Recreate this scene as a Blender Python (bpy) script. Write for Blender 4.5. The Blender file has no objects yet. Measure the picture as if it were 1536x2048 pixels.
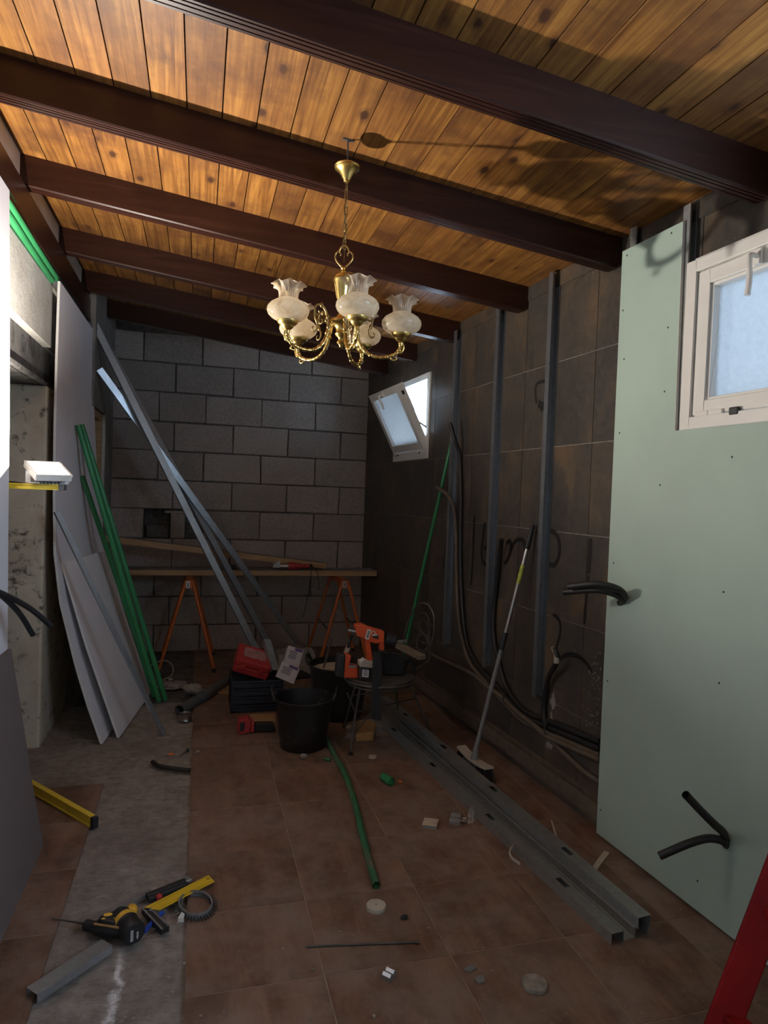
import bpy, bmesh, math, random
from mathutils import Vector, Matrix
random.seed(11)
scene = bpy.context.scene
col = scene.collection

# ---------------------------------------------------------------- camera, world, exposure
FPX = 1329.5                       # focal length in pixels of the 1536 x 2048 frame
YAW, PITCH, ROLL = math.radians(15.58), math.radians(-1.40), math.radians(2.10)
CAM = Vector((0.0, 0.0, 1.43))
fwd = Vector((math.sin(YAW)*math.cos(PITCH), math.cos(YAW)*math.cos(PITCH), math.sin(PITCH)))
rgt = Vector((math.cos(YAW), -math.sin(YAW), 0))
upv = rgt.cross(fwd)
cr = rgt*math.cos(ROLL) + upv*math.sin(ROLL)
cu = -rgt*math.sin(ROLL) + upv*math.cos(ROLL)
cam_data = bpy.data.cameras.new('camera')
cam_data.sensor_fit = 'VERTICAL'; cam_data.sensor_height = 36.0; cam_data.lens = FPX/2048*36.0
cam_data.clip_start = 0.02
cam = bpy.data.objects.new('camera', cam_data); col.objects.link(cam)
M = Matrix((cr, cu, -fwd)).transposed().to_4x4(); M.translation = CAM
cam.matrix_world = M
scene.camera = cam

SKY = 17.0
LAMP = 15500.0
world = bpy.data.worlds.new('sky'); scene.world = world
world.use_nodes = True
bg = world.node_tree.nodes['Background']
bg.inputs[0].default_value = (0.55, 0.74, 1.0, 1); bg.inputs[1].default_value = SKY
vs = scene.view_settings
vs.view_transform = 'Standard'; vs.look = 'None'; vs.gamma = 1.0; vs.use_curve_mapping = False
vs.exposure = 0.0

# ---------------------------------------------------------------- helpers
def ray(x, y): return fwd + cr*((x-768)/FPX) - cu*((y-1024)/FPX)
def onplane(x, y, p, n):
    d = ray(x, y); n = Vector(n)
    return CAM + d*((Vector(p)-CAM).dot(n)/d.dot(n))
def fl(x, y, z=0.0): return onplane(x, y, (0, 0, z), (0, 0, 1))       # a point on the floor (or at height z)
def yp(x, y, Y): return onplane(x, y, (0, Y, 0), (0, 1, 0))           # on a plane across the room
def xp(x, y, X): return onplane(x, y, (X, 0, 0), (1, 0, 0))           # on a plane along the room
RWS = 0.065
nR = Vector((-1, -RWS, 0)).normalized()                               # right wall normal into the room
tR = Vector((-RWS, 1, 0)).normalized()                                # along the right wall
def rwx(y): return 1.74 - RWS*(y-2.5)
def rw(x, y, o=0.0): return onplane(x, y, Vector((1.74, 2.5, 0)) + nR*o, nR)
def RW(s, z, o=0.0):                                                  # wall coordinates: s = y at the wall face
    return Vector((rwx(s), s, z)) + nR*o
def zb(x): return 2.648 - 0.116*x                                     # underside of the beams
def zc(x): return zb(x) + 0.135                                       # underside of the ceiling planks

W = {}
class MB:
    def __init__(s): s.v = []; s.f = []; s.sm = []
    def add(s, vs, fs, smooth=False):
        o = len(s.v); s.v += [Vector(p) for p in vs]
        for f in fs: s.f.append([i+o for i in f]); s.sm.append(smooth)
        return s
    def hexa(s, p, smooth=False):                                     # 8 points: bottom ring, top ring
        return s.add(p, [(3,2,1,0),(4,5,6,7),(0,1,5,4),(1,2,6,5),(2,3,7,6),(3,0,4,7)], smooth)
    def boxb(s, x0, x1, y0, y1, z0, z1):
        return s.hexa([(x0,y0,z0),(x1,y0,z0),(x1,y1,z0),(x0,y1,z0),(x0,y0,z1),(x1,y0,z1),(x1,y1,z1),(x0,y1,z1)])
    def box(s, c, sz, a=None, b=None, d=None):
        a = Vector(a or (1,0,0)); b = Vector(b or (0,1,0)); d = Vector(d) if d else a.cross(b)
        c = Vector(c); x, y, z = a*(sz[0]/2), b*(sz[1]/2), d*(sz[2]/2)
        return s.hexa([c-x-y-z, c+x-y-z, c+x+y-z, c-x+y-z, c-x-y+z, c+x-y+z, c+x+y+z, c-x+y+z])
    def bar(s, p0, p1, w, h, up=(0,0,1)):
        p0, p1 = Vector(p0), Vector(p1); t = (p1-p0); L = t.length; t = t/L
        sd = t.cross(Vector(up))
        if sd.length < 1e-4: sd = t.cross(Vector((0,1,0)))
        sd.normalize(); u = sd.cross(t)
        return s.box((p0+p1)/2, (w, L, h), sd, t, u)
    def prism(s, poly, o, ax, ay, az, depth):
        o, ax, ay, az = Vector(o), Vector(ax), Vector(ay), Vector(az)
        n = len(poly)
        a = [o + ax*p[0] + ay*p[1] for p in poly]
        return s.prism3(a, az*depth)
    def prism3(s, a, d):                                              # polygon of 3-D points pushed along d
        n = len(a); d = Vector(d)
        vs = [Vector(p) for p in a] + [Vector(p)+d for p in a]
        fs = [tuple(range(n))[::-1], tuple(range(n, 2*n))] + [(i, (i+1)%n, n+(i+1)%n, n+i) for i in range(n)]
        return s.add(vs, fs)
    def sweep(s, prof, p0, p1, a, b):
        p0, p1, a, b = Vector(p0), Vector(p1), Vector(a), Vector(b)
        return s.prism3([p0 + a*q[0] + b*q[1] for q in prof], p1-p0)
    def tube(s, pts, r, n=10, cap=True, closed=False, hollow=0):
        pts = [Vector(p) for p in pts]; m = len(pts)
        rr = r if isinstance(r, (list, tuple)) else [r]*m
        T = []
        for i in range(m):
            if closed: t = pts[(i+1)%m]-pts[i-1]
            else: t = pts[min(i+1, m-1)]-pts[max(i-1, 0)]
            T.append(t.normalized())
        nrm = T[0].orthogonal().normalized(); vs = []
        for i in range(m):
            nrm = (nrm - T[i]*nrm.dot(T[i])).normalized(); bn = T[i].cross(nrm)
            for k in range(n):
                a = 2*math.pi*k/n
                vs.append(pts[i] + (nrm*math.cos(a) + bn*math.sin(a))*rr[i])
        fs = []
        for i in range(m if closed else m-1):
            j = (i+1) % m
            for k in range(n):
                fs.append((i*n+k, i*n+(k+1)%n, j*n+(k+1)%n, j*n+k))
        s.add(vs, fs, True)
        if cap and not closed:
            s.add(vs[:n], [tuple(range(n))[::-1]]); s.add(vs[-n:], [tuple(range(n))])
        return s
    def lathe(s, prof, c, n=24, ax=(1,0,0), ay=(0,1,0), az=(0,0,1), smooth=True, mod=None, closed=False):
        c, ax, ay, az = Vector(c), Vector(ax), Vector(ay), Vector(az); vs = []; m = len(prof)
        for i, (r, z) in enumerate(prof):
            for k in range(n):
                a = 2*math.pi*k/n; q = r; zz = z
                if mod: q, zz = mod(i, a, r, z)
                vs.append(c + ax*(q*math.cos(a)) + ay*(q*math.sin(a)) + az*zz)
        fs = [(i*n+k, i*n+(k+1)%n, ((i+1)%m)*n+(k+1)%n, ((i+1)%m)*n+k) for i in range(m if closed else m-1) for k in range(n)]
        s.add(vs, fs, smooth)
        return s
    def ball(s, c, r, n=10, m=6, sq=(1,1,1), rot=None):
        c = Vector(c); vs = []; fs = []
        for i in range(m+1):
            t = math.pi*i/m
            for k in range(n):
                a = 2*math.pi*k/n
                p = Vector((r*sq[0]*math.sin(t)*math.cos(a), r*sq[1]*math.sin(t)*math.sin(a), r*sq[2]*math.cos(t)))
                vs.append(c + (rot @ p if rot else p))
        for i in range(m):
            for k in range(n): fs.append((i*n+k, i*n+(k+1)%n, (i+1)*n+(k+1)%n, (i+1)*n+k))
        return s.add(vs, fs, True)
    def build(s, name, mat, parent=None, bevel=0, merge=True, origin=None):
        if parent is not None: org = W[parent]
        elif origin is not None: org = Vector(origin)
        else:
            n = len(s.v)
            org = Vector((sum(p.x for p in s.v)/n, sum(p.y for p in s.v)/n, min(p.z for p in s.v)))
        me = bpy.data.meshes.new(name)
        me.from_pydata([p-org for p in s.v], [], s.f)
        me.polygons.foreach_set('use_smooth', s.sm)
        bm = bmesh.new(); bm.from_mesh(me)
        if merge: bmesh.ops.remove_doubles(bm, verts=bm.verts, dist=1e-5)
        bmesh.ops.recalc_face_normals(bm, faces=bm.faces)
        bm.to_mesh(me); bm.free(); me.update()
        if any(s.sm): me.set_sharp_from_angle(angle=math.radians(50))
        me.materials.append(mat)
        o = bpy.data.objects.new(name, me); col.objects.link(o)
        W[o] = org.copy()
        if parent is not None:
            o.parent = parent
        else: o.location = org
        if bevel:
            b = o.modifiers.new('bevel', 'BEVEL'); b.width = bevel; b.segments = 2; b.limit_method = 'ANGLE'; b.angle_limit = math.radians(40)
        return o

def tag(o, label=None, cat=None, group=None, kind=None):
    if label: o['label'] = label
    if cat: o['category'] = cat
    if group: o['group'] = group
    if kind: o['kind'] = kind
    return o
def thing(name, label, cat, loc=(0,0,0), group=None, kind=None):
    o = bpy.data.objects.new(name, None); col.objects.link(o); o.location = loc; o.empty_display_size = .05
    W[o] = Vector(loc)
    return tag(o, label, cat, group, kind)
def catmull(P, k=6, closed=False):
    P = [Vector(p) for p in P]; out = []; n = len(P)
    R = range(n) if closed else range(n-1)
    for i in R:
        p0 = P[i-1] if (closed or i > 0) else P[0]*2-P[1]
        p1 = P[i]; p2 = P[(i+1) % n]
        p3 = P[(i+2) % n] if (closed or i+2 < n) else P[n-1]*2-P[n-2]
        for j in range(k):
            t = j/k
            out.append(.5*((2*p1) + (p2-p0)*t + (2*p0-5*p1+4*p2-p3)*t*t + (3*p1-p0-3*p2+p3)*t**3))
    if not closed: out.append(P[-1])
    return out
def rect_minus(r, h):
    x0, x1, y0, y1 = r; a0, a1, b0, b1 = h
    if a0 >= x1 or a1 <= x0 or b0 >= y1 or b1 <= y0: return [r]
    out = []
    if x0 < a0: out.append((x0, a0, y0, y1))
    if a1 < x1: out.append((a1, x1, y0, y1))
    m0, m1 = max(x0, a0), min(x1, a1)
    if y0 < b0: out.append((m0, m1, y0, b0))
    if b1 < y1: out.append((m0, m1, b1, y1))
    return out
def uprof(w, h, t=.0012, lip=0):
    # channel section: web along x (width w) at y=0, flanges to y=h
    if lip:
        return [(0,0),(w,0),(w,h),(w-lip,h),(w-lip,h-t),(w-t,h-t),(w-t,t),(t,t),(t,h-t),(lip,h-t),(lip,h),(0,h)]
    return [(0,0),(w,0),(w,h),(w-t,h),(w-t,t),(t,t),(t,h),(0,h)]

# ---------------------------------------------------------------- materials
def nodes(name):
    m = bpy.data.materials.new(name); m.use_nodes = True
    nt = m.node_tree; p = nt.nodes['Principled BSDF']
    return m, nt, p
def N(nt, t, **kw):
    n = nt.nodes.new(t)
    for k, v in kw.items(): setattr(n, k, v)
    return n
def coords(nt, scale=(1,1,1), rnd=0):
    tc = N(nt, 'ShaderNodeTexCoord'); mp = N(nt, 'ShaderNodeMapping')
    mp.inputs['Scale'].default_value = scale
    nt.links.new(tc.outputs['Object'], mp.inputs['Vector'])
    if rnd:
        oi = N(nt, 'ShaderNodeObjectInfo'); mu = N(nt, 'ShaderNodeMath', operation='MULTIPLY'); mu.inputs[1].default_value = rnd
        nt.links.new(oi.outputs['Random'], mu.inputs[0]); nt.links.new(mu.outputs[0], mp.inputs['Location'])
    return mp.outputs[0]
def noise(nt, vec, scale, detail=4, rough=.55, dist=0):
    n = N(nt, 'ShaderNodeTexNoise'); n.inputs['Scale'].default_value = scale; n.inputs['Detail'].default_value = detail
    n.inputs['Roughness'].default_value = rough; n.inputs['Distortion'].default_value = dist
    nt.links.new(vec, n.inputs['Vector']); return n.outputs['Fac']
def ramp(nt, fac, stops):
    r = N(nt, 'ShaderNodeValToRGB'); e = r.color_ramp.elements
    while len(e) < len(stops): e.new(.5)
    for el, (p, c) in zip(e, stops): el.position = p; el.color = (*c, 1) if len(c) == 3 else c
    nt.links.new(fac, r.inputs[0]); return r.outputs[0]
def mixc(nt, fac, a, b, mode='MIX'):
    m = N(nt, 'ShaderNodeMix', data_type='RGBA', blend_type=mode)
    for sock, v in ((m.inputs[0], fac), (m.inputs[6], a), (m.inputs[7], b)):
        if hasattr(v, 'links'): nt.links.new(v, sock)
        elif isinstance(v, (int, float)): sock.default_value = v
        else: sock.default_value = (*v, 1)
    return m.outputs[2]
def bump(nt, p, h, strength=.3, dist=.01):
    b = N(nt, 'ShaderNodeBump'); b.inputs['Strength'].default_value = strength; b.inputs['Distance'].default_value = dist
    nt.links.new(h, b.inputs['Height']); nt.links.new(b.outputs[0], p.inputs['Normal'])
def objrand(nt, lo, hi):
    oi = N(nt, 'ShaderNodeObjectInfo'); mr = N(nt, 'ShaderNodeMapRange')
    mr.inputs['To Min'].default_value = lo; mr.inputs['To Max'].default_value = hi
    nt.links.new(oi.outputs['Random'], mr.inputs['Value']); return mr.outputs[0]
def tint(nt, c, val):
    h = N(nt, 'ShaderNodeHueSaturation'); nt.links.new(c, h.inputs['Color']); nt.links.new(val, h.inputs['Value']); return h.outputs[0]

def simple(name, c, rough=.6, metal=0, var=.12, scale=14, bmp=0, bscale=80, rnd=0, stretch=(1,1,1), dirt=None, dirt_amt=.5, spec=.5, bdist=.004):
    m, nt, p = nodes(name)
    v = coords(nt, stretch, 7)
    f = noise(nt, v, scale, 5)
    lo = [max(0, x*(1-var)) for x in c]; hi = [min(1, x*(1+var)) for x in c]
    cc = ramp(nt, f, [(.3, lo), (.7, hi)])
    if dirt:
        f2 = noise(nt, v, scale*.45, 8, .7)
        d = ramp(nt, f2, [(dirt_amt-.06, (0,0,0)), (dirt_amt+.1, (1,1,1))])
        cc = mixc(nt, d, cc, dirt)
    if rnd: cc = tint(nt, cc, objrand(nt, 1-rnd, 1+rnd))
    nt.links.new(cc, p.inputs['Base Color'])
    p.inputs['Roughness'].default_value = rough; p.inputs['Metallic'].default_value = metal
    p.inputs['Specular IOR Level'].default_value = spec
    if bmp: bump(nt, p, noise(nt, v, bscale, 4), bmp, bdist)
    return m

def m_ceiling():
    m, nt, p = nodes('varnished_pine')
    v = coords(nt, (1, 1, 1), 9)
    st = N(nt, 'ShaderNodeMapping'); st.inputs['Scale'].default_value = (34, 1.3, 34); nt.links.new(v, st.inputs[0])
    f = noise(nt, st.outputs[0], 1.6, 6, .6, .8)
    g = noise(nt, v, 3.0, 3)
    c = ramp(nt, f, [(.28, (.095, .033, .007)), (.5, (.225, .096, .021)), (.74, (.39, .190, .043))])
    c = mixc(nt, ramp(nt, g, [(.35, (0, 0, 0)), (.75, (.6, .6, .6))]), c, (.165, .066, .021))
    # knots: stretched cells with a dark eye
    kv = N(nt, 'ShaderNodeMapping'); kv.inputs['Scale'].default_value = (8.5, 4.6, 8.5); nt.links.new(v, kv.inputs[0])
    nd = N(nt, 'ShaderNodeTexNoise'); nd.inputs['Scale'].default_value = 5; nt.links.new(kv.outputs[0], nd.inputs[0])
    vo = N(nt, 'ShaderNodeTexVoronoi'); vo.inputs['Scale'].default_value = 1.0
    ad = N(nt, 'ShaderNodeVectorMath', operation='MULTIPLY_ADD'); ad.inputs[1].default_value = (.12, .12, .12)
    nt.links.new(nd.outputs['Color'], ad.inputs[0]); nt.links.new(kv.outputs[0], ad.inputs[2]); nt.links.new(ad.outputs[0], vo.inputs['Vector'])
    k = ramp(nt, vo.outputs['Distance'], [(.07, (1, 1, 1)), (.11, (.85, .85, .85)), (.14, (.4, .4, .4)), (.26, (0, 0, 0))])
    c = mixc(nt, k, c, (.045, .017, .008))
    # soot and damp stains
    s = ramp(nt, noise(nt, v, 2.6, 6, .66), [(.46, (0, 0, 0)), (.68, (.8, .8, .8))])
    c = mixc(nt, s, c, (.070, .026, .012))
    c = tint(nt, c, objrand(nt, .84, 1.14))
    nt.links.new(c, p.inputs['Base Color']); p.inputs['Roughness'].default_value = .48; p.inputs['Specular IOR Level'].default_value = .3
    bump(nt, p, f, .12, .002)
    return m
def m_beam():
    m, nt, p = nodes('dark_stained_timber')
    v = coords(nt, (1.2, 20, 20), 5)
    f = noise(nt, v, 1.8, 6, .6, .6)
    c = ramp(nt, f, [(.25, (.017, .0055, .0035)), (.55, (.031, .0100, .0060)), (.8, (.050, .0180, .0095))])
    v2 = coords(nt, (1, 1, 1), 3)
    s = ramp(nt, noise(nt, v2, 2.2, 7, .7), [(.60, (0, 0, 0)), (.75, (.6, .6, .6))])
    c = mixc(nt, s, c, (.012, .007, .005))
    nt.links.new(c, p.inputs['Base Color']); p.inputs['Roughness'].default_value = .33; p.inputs['Specular IOR Level'].default_value = .35
    bump(nt, p, f, .10, .002)
    return m
def m_block():
    m, nt, p = nodes('rough_concrete_block')
    v = coords(nt, (1, 1, 1), 5)
    f = noise(nt, v, 60, 6, .75); g = noise(nt, v, 4, 4)
    c = ramp(nt, f, [(.3, (.33, .275, .235)), (.7, (.62, .52, .45))])
    c = mixc(nt, ramp(nt, g, [(.4, (0, 0, 0)), (.7, (.4, .4, .4))]), c, (.34, .285, .25))
    c = tint(nt, c, objrand(nt, .86, 1.12))
    nt.links.new(c, p.inputs['Base Color']); p.inputs['Roughness'].default_value = .95
    p.inputs['Specular IOR Level'].default_value = .2
    bump(nt, p, f, .9, .012)
    return m
def m_walltile():
    m, nt, p = nodes('rust_grey_porcelain')
    v = coords(nt, (1, 1, 1), 6)
    sv = N(nt, 'ShaderNodeMapping'); sv.inputs['Scale'].default_value = (1.5, 1.5, 1.0); nt.links.new(v, sv.inputs[0])
    f = noise(nt, sv.outputs[0], 2.4, 9, .68, .5); g = noise(nt, v, 26, 6, .7)
    c = ramp(nt, f, [(.36, (.034, .033, .032)), (.46, (.050, .046, .042)), (.54, (.076, .060, .046)), (.66, (.155, .098, .056))])
    c = mixc(nt, .35, c, ramp(nt, g, [(.3, (.028, .025, .022)), (.7, (.135, .102, .075))]))
    d = ramp(nt, noise(nt, v, 3.1, 9, .75), [(.60, (0, 0, 0)), (.68, (.7, .7, .7))])
    c = mixc(nt, d, c, (.026, .022, .021))
    # specks of old plaster
    sp = ramp(nt, noise(nt, v, 70, 2, .5), [(.735, (0, 0, 0)), (.76, (1, 1, 1))])
    c = mixc(nt, sp, c, (.22, .18, .13))
    nt.links.new(c, p.inputs['Base Color']); p.inputs['Roughness'].default_value = .40
    bump(nt, p, g, .10, .003)
    return m
def m_floortile():
    m, nt, p = nodes('terracotta_floor_tile')
    v = coords(nt, (1, 1, 1), 6)
    sv = N(nt, 'ShaderNodeMapping'); sv.inputs['Scale'].default_value = (1, .28, 1); nt.links.new(v, sv.inputs[0])
    f = noise(nt, sv.outputs[0], 9, 8, .65, .4); g = noise(nt, v, 3, 5, .6)
    c = ramp(nt, f, [(.30, (.082, .040, .023)), (.5, (.165, .086, .052)), (.70, (.285, .162, .105))])
    d = ramp(nt, noise(nt, v, 5.5, 9, .72), [(.40, (0, 0, 0)), (.66, (.85, .85, .85))])
    c = mixc(nt, d, c, (.25, .185, .145))
    sp = ramp(nt, noise(nt, v, 90, 2), [(.72, (0, 0, 0)), (.75, (1, 1, 1))])
    c = mixc(nt, sp, c, (.36, .29, .24))
    dk = ramp(nt, g, [(.54, (0, 0, 0)), (.72, (.75, .75, .75))]); c = mixc(nt, dk, c, (.085, .043, .028))
    c = tint(nt, c, objrand(nt, .88, 1.1))
    nt.links.new(c, p.inputs['Base Color']); p.inputs['Roughness'].default_value = .55
    bump(nt, p, f, .08, .002)
    return m
def m_screed():
    m, nt, p = nodes('broken_screed')
    v = coords(nt)
    f = noise(nt, v, 22, 8, .7); g = noise(nt, v, 2.4, 5, .6)
    c = ramp(nt, f, [(.3, (.21, .178, .155)), (.7, (.43, .375, .335))])
    c = mixc(nt, ramp(nt, g, [(.45, (0, 0, 0)), (.7, (.6, .6, .6))]), c, (.16, .128, .107))
    # spilled white plaster dust in a rough streak along the trench
    sx = N(nt, 'ShaderNodeSeparateXYZ'); nt.links.new(v, sx.inputs[0])
    nz = N(nt, 'ShaderNodeMath', operation='MULTIPLY_ADD'); nz.inputs[1].default_value = .10; nz.inputs[2].default_value = .135
    nt.links.new(noise(nt, v, 7, 5, .7), nz.inputs[0])
    ax = N(nt, 'ShaderNodeMath', operation='ADD'); nt.links.new(sx.outputs[0], ax.inputs[0]); nt.links.new(nz.outputs[0], ax.inputs[1])
    ab = N(nt, 'ShaderNodeMath', operation='ABSOLUTE'); nt.links.new(ax.outputs[0], ab.inputs[0])
    st = ramp(nt, ab.outputs[0], [(.004, (1, 1, 1)), (.017, (0, 0, 0))])
    yl = N(nt, 'ShaderNodeMapRange'); yl.inputs['From Min'].default_value = 2.18; yl.inputs['From Max'].default_value = 2.08
    nt.links.new(sx.outputs[1], yl.inputs['Value'])
    mm = mixc(nt, 1.0, st, yl.outputs[0], 'MULTIPLY')
    pt = ramp(nt, noise(nt, v, 34, 4, .7), [(.36, (.15, .15, .15)), (.55, (1, 1, 1))])
    mm = mixc(nt, 1.0, mm, pt, 'MULTIPLY')
    c = mixc(nt, mm, c, (.85, .83, .83))
    sp = ramp(nt, noise(nt, v, 75, 2), [(.74, (0, 0, 0)), (.76, (1, 1, 1))])
    c = mixc(nt, sp, c, (.50, .47, .44))
    nt.links.new(c, p.inputs['Base Color']); p.inputs['Roughness'].default_value = .95; p.inputs['Specular IOR Level'].default_value = .2
    h = noise(nt, coords(nt, (1, 2.2, 1)), 14, 8, .65)
    bump(nt, p, h, .9, .02)
    return m
def m_plaster(name, c1, c2, stain, amt=.55):
    m, nt, p = nodes(name)
    v = coords(nt)
    c = ramp(nt, noise(nt, v, 5, 6, .65), [(.35, c1), (.7, c2)])
    s = ramp(nt, noise(nt, v, 9, 10, .8, .5), [(amt, (0, 0, 0)), (amt+.08, (.9, .9, .9))])
    c = mixc(nt, s, c, stain)
    nt.links.new(c, p.inputs['Base Color']); p.inputs['Roughness'].default_value = .92
    bump(nt, p, noise(nt, v, 30, 8, .7), .5, .008)
    return m
def m_glassshade():
    m, nt, p = nodes('marbled_opal_glass')
    v = coords(nt, (1, 1, 1), 4)
    f = noise(nt, v, 18, 6, .6, 2.2)
    c = ramp(nt, f, [(.3, (.70, .60, .44)), (.55, (.86, .79, .65)), (.75, (.93, .90, .82))])
    nt.links.new(c, p.inputs['Base Color']); p.inputs['Roughness'].default_value = .12
    p.inputs['Coat Weight'].default_value = .5; p.inputs['Coat Roughness'].default_value = .05
    tr = N(nt, 'ShaderNodeBsdfTranslucent'); nt.links.new(c, tr.inputs[0])
    mx = N(nt, 'ShaderNodeMixShader'); mx.inputs[0].default_value = .78
    out = nt.nodes['Material Output']
    nt.links.new(p.outputs[0], mx.inputs[1]); nt.links.new(tr.outputs[0], mx.inputs[2]); nt.links.new(mx.outputs[0], out.inputs[0])
    return m
def m_clearglass():
    m, nt, p = nodes('ruffled_clear_glass')
    p.inputs['Base Color'].default_value = (.80, .74, .64, 1); p.inputs['Roughness'].default_value = .12
    tr = N(nt, 'ShaderNodeBsdfTransparent'); tr.inputs[0].default_value = (.90, .85, .76, 1)
    tl = N(nt, 'ShaderNodeBsdfTranslucent'); tl.inputs[0].default_value = (.85, .76, .60, 1)
    mt = N(nt, 'ShaderNodeMixShader'); mt.inputs[0].default_value = .5; nt.links.new(p.outputs[0], mt.inputs[1]); nt.links.new(tl.outputs[0], mt.inputs[2])
    mx = N(nt, 'ShaderNodeMixShader')
    lw = N(nt, 'ShaderNodeLayerWeight'); lw.inputs[0].default_value = .35
    mr = N(nt, 'ShaderNodeMapRange'); mr.inputs['To Min'].default_value = .28; mr.inputs['To Max'].default_value = .95
    nt.links.new(lw.outputs['Facing'], mr.inputs['Value']); nt.links.new(mr.outputs[0], mx.inputs[0])
    nt.links.new(tr.outputs[0], mx.inputs[1]); nt.links.new(mt.outputs[0], mx.inputs[2])
    nt.links.new(mx.outputs[0], nt.nodes['Material Output'].inputs[0])
    return m
def m_frosted():
    # obscured window glass: scatters daylight through, a little of the view stays
    m, nt, p = nodes('frosted_window_glass')
    v = coords(nt, (1, 1, 1))
    c = ramp(nt, noise(nt, v, 55, 4, .6), [(.3, (.38, .38, .38)), (.7, (.44, .435, .43))])
    tl = N(nt, 'ShaderNodeBsdfTranslucent'); nt.links.new(c, tl.inputs[0])
    tp = N(nt, 'ShaderNodeBsdfTransparent'); tp.inputs[0].default_value = (.145, .14, .128, 1)
    gl = N(nt, 'ShaderNodeBsdfGlossy'); gl.inputs['Roughness'].default_value = .25; gl.inputs[0].default_value = (.8, .8, .8, 1)
    m1 = N(nt, 'ShaderNodeMixShader'); m1.inputs[0].default_value = .5
    nt.links.new(tl.outputs[0], m1.inputs[1]); nt.links.new(tp.outputs[0], m1.inputs[2])
    m2 = N(nt, 'ShaderNodeMixShader'); m2.inputs[0].default_value = .05
    nt.links.new(m1.outputs[0], m2.inputs[1]); nt.links.new(gl.outputs[0], m2.inputs[2])
    nt.links.new(m2.outputs[0], nt.nodes['Material Output'].inputs[0])
    return m
def m_emit(name, c, s):
    m, nt, p = nodes(name)
    e = N(nt, 'ShaderNodeEmission'); e.inputs[0].default_value = (*c, 1); e.inputs[1].default_value = s
    nt.links.new(e.outputs[0], nt.nodes['Material Output'].inputs[0]); return m
def m_film():
    m, nt, p = nodes('clear_plastic_film')
    p.inputs['Base Color'].default_value = (.75, .70, .66, 1); p.inputs['Roughness'].default_value = .25
    tr = N(nt, 'ShaderNodeBsdfTransparent'); mx = N(nt, 'ShaderNodeMixShader'); mx.inputs[0].default_value = .35
    nt.links.new(tr.outputs[0], mx.inputs[1]); nt.links.new(p.outputs[0], mx.inputs[2])
    nt.links.new(mx.outputs[0], nt.nodes['Material Output'].inputs[0]); return m
def m_spray():
    # sprayed paint: dense along the stroke's middle, thinning at its edges (a property of the paint)
    m, nt, p = nodes('black_spray_paint')
    p.inputs['Base Color'].default_value = (.006, .005, .005, 1); p.inputs['Roughness'].default_value = .6
    at = N(nt, 'ShaderNodeAttribute', attribute_name='paint_amount')
    nz = noise(nt, coords(nt), 120, 3)
    mu = N(nt, 'ShaderNodeMath', operation='MULTIPLY_ADD'); mu.inputs[1].default_value = .35; mu.inputs[2].default_value = -.18
    nt.links.new(nz, mu.inputs[0])
    ad = N(nt, 'ShaderNodeMath', operation='ADD', use_clamp=True); nt.links.new(at.outputs['Fac'], ad.inputs[0]); nt.links.new(mu.outputs[0], ad.inputs[1])
    ml = N(nt, 'ShaderNodeMath', operation='MULTIPLY', use_clamp=True); nt.links.new(ad.outputs[0], ml.inputs[0]); nt.links.new(at.outputs['Fac'], ml.inputs[1])
    m3 = N(nt, 'ShaderNodeMath', operation='MULTIPLY', use_clamp=True); m3.inputs[1].default_value = 1.5; nt.links.new(ml.outputs[0], m3.inputs[0])
    tr = N(nt, 'ShaderNodeBsdfTransparent'); mx = N(nt, 'ShaderNodeMixShader')
    nt.links.new(m3.outputs[0], mx.inputs[0]); nt.links.new(tr.outputs[0], mx.inputs[1]); nt.links.new(p.outputs[0], mx.inputs[2])
    nt.links.new(mx.outputs[0], nt.nodes['Material Output'].inputs[0]); return m
def m_metal(name, c=(.50, .53, .57), rough=.38, metal=.9):
    m, nt, p = nodes(name)
    v = coords(nt, (1, 1, 1), 5)
    f = noise(nt, v, 40, 3, .6); g = noise(nt, v, 5, 5)
    cc = ramp(nt, f, [(.3, [x*.88 for x in c]), (.7, [min(1, x*1.1) for x in c])])
    cc = mixc(nt, ramp(nt, g, [(.55, (0, 0, 0)), (.8, (.35, .35, .35))]), cc, [x*.55 for x in c])
    nt.links.new(cc, p.inputs['Base Color']); p.inputs['Metallic'].default_value = metal
    rr = N(nt, 'ShaderNodeMapRange'); rr.inputs['To Min'].default_value = rough-.07; rr.inputs['To Max'].default_value = rough+.1
    nt.links.new(g, rr.inputs['Value']); nt.links.new(rr.outputs[0], p.inputs['Roughness'])
    return m
def m_wood(name, a, b, scale=(2, 30, 30), rough=.6):
    m, nt, p = nodes(name)
    v = coords(nt, scale, 5); f = noise(nt, v, 1.5, 6, .6, .7)
    c = ramp(nt, f, [(.3, a), (.7, b)]); nt.links.new(c, p.inputs['Base Color']); p.inputs['Roughness'].default_value = rough
    bump(nt, p, f, .15, .002); return m

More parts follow.
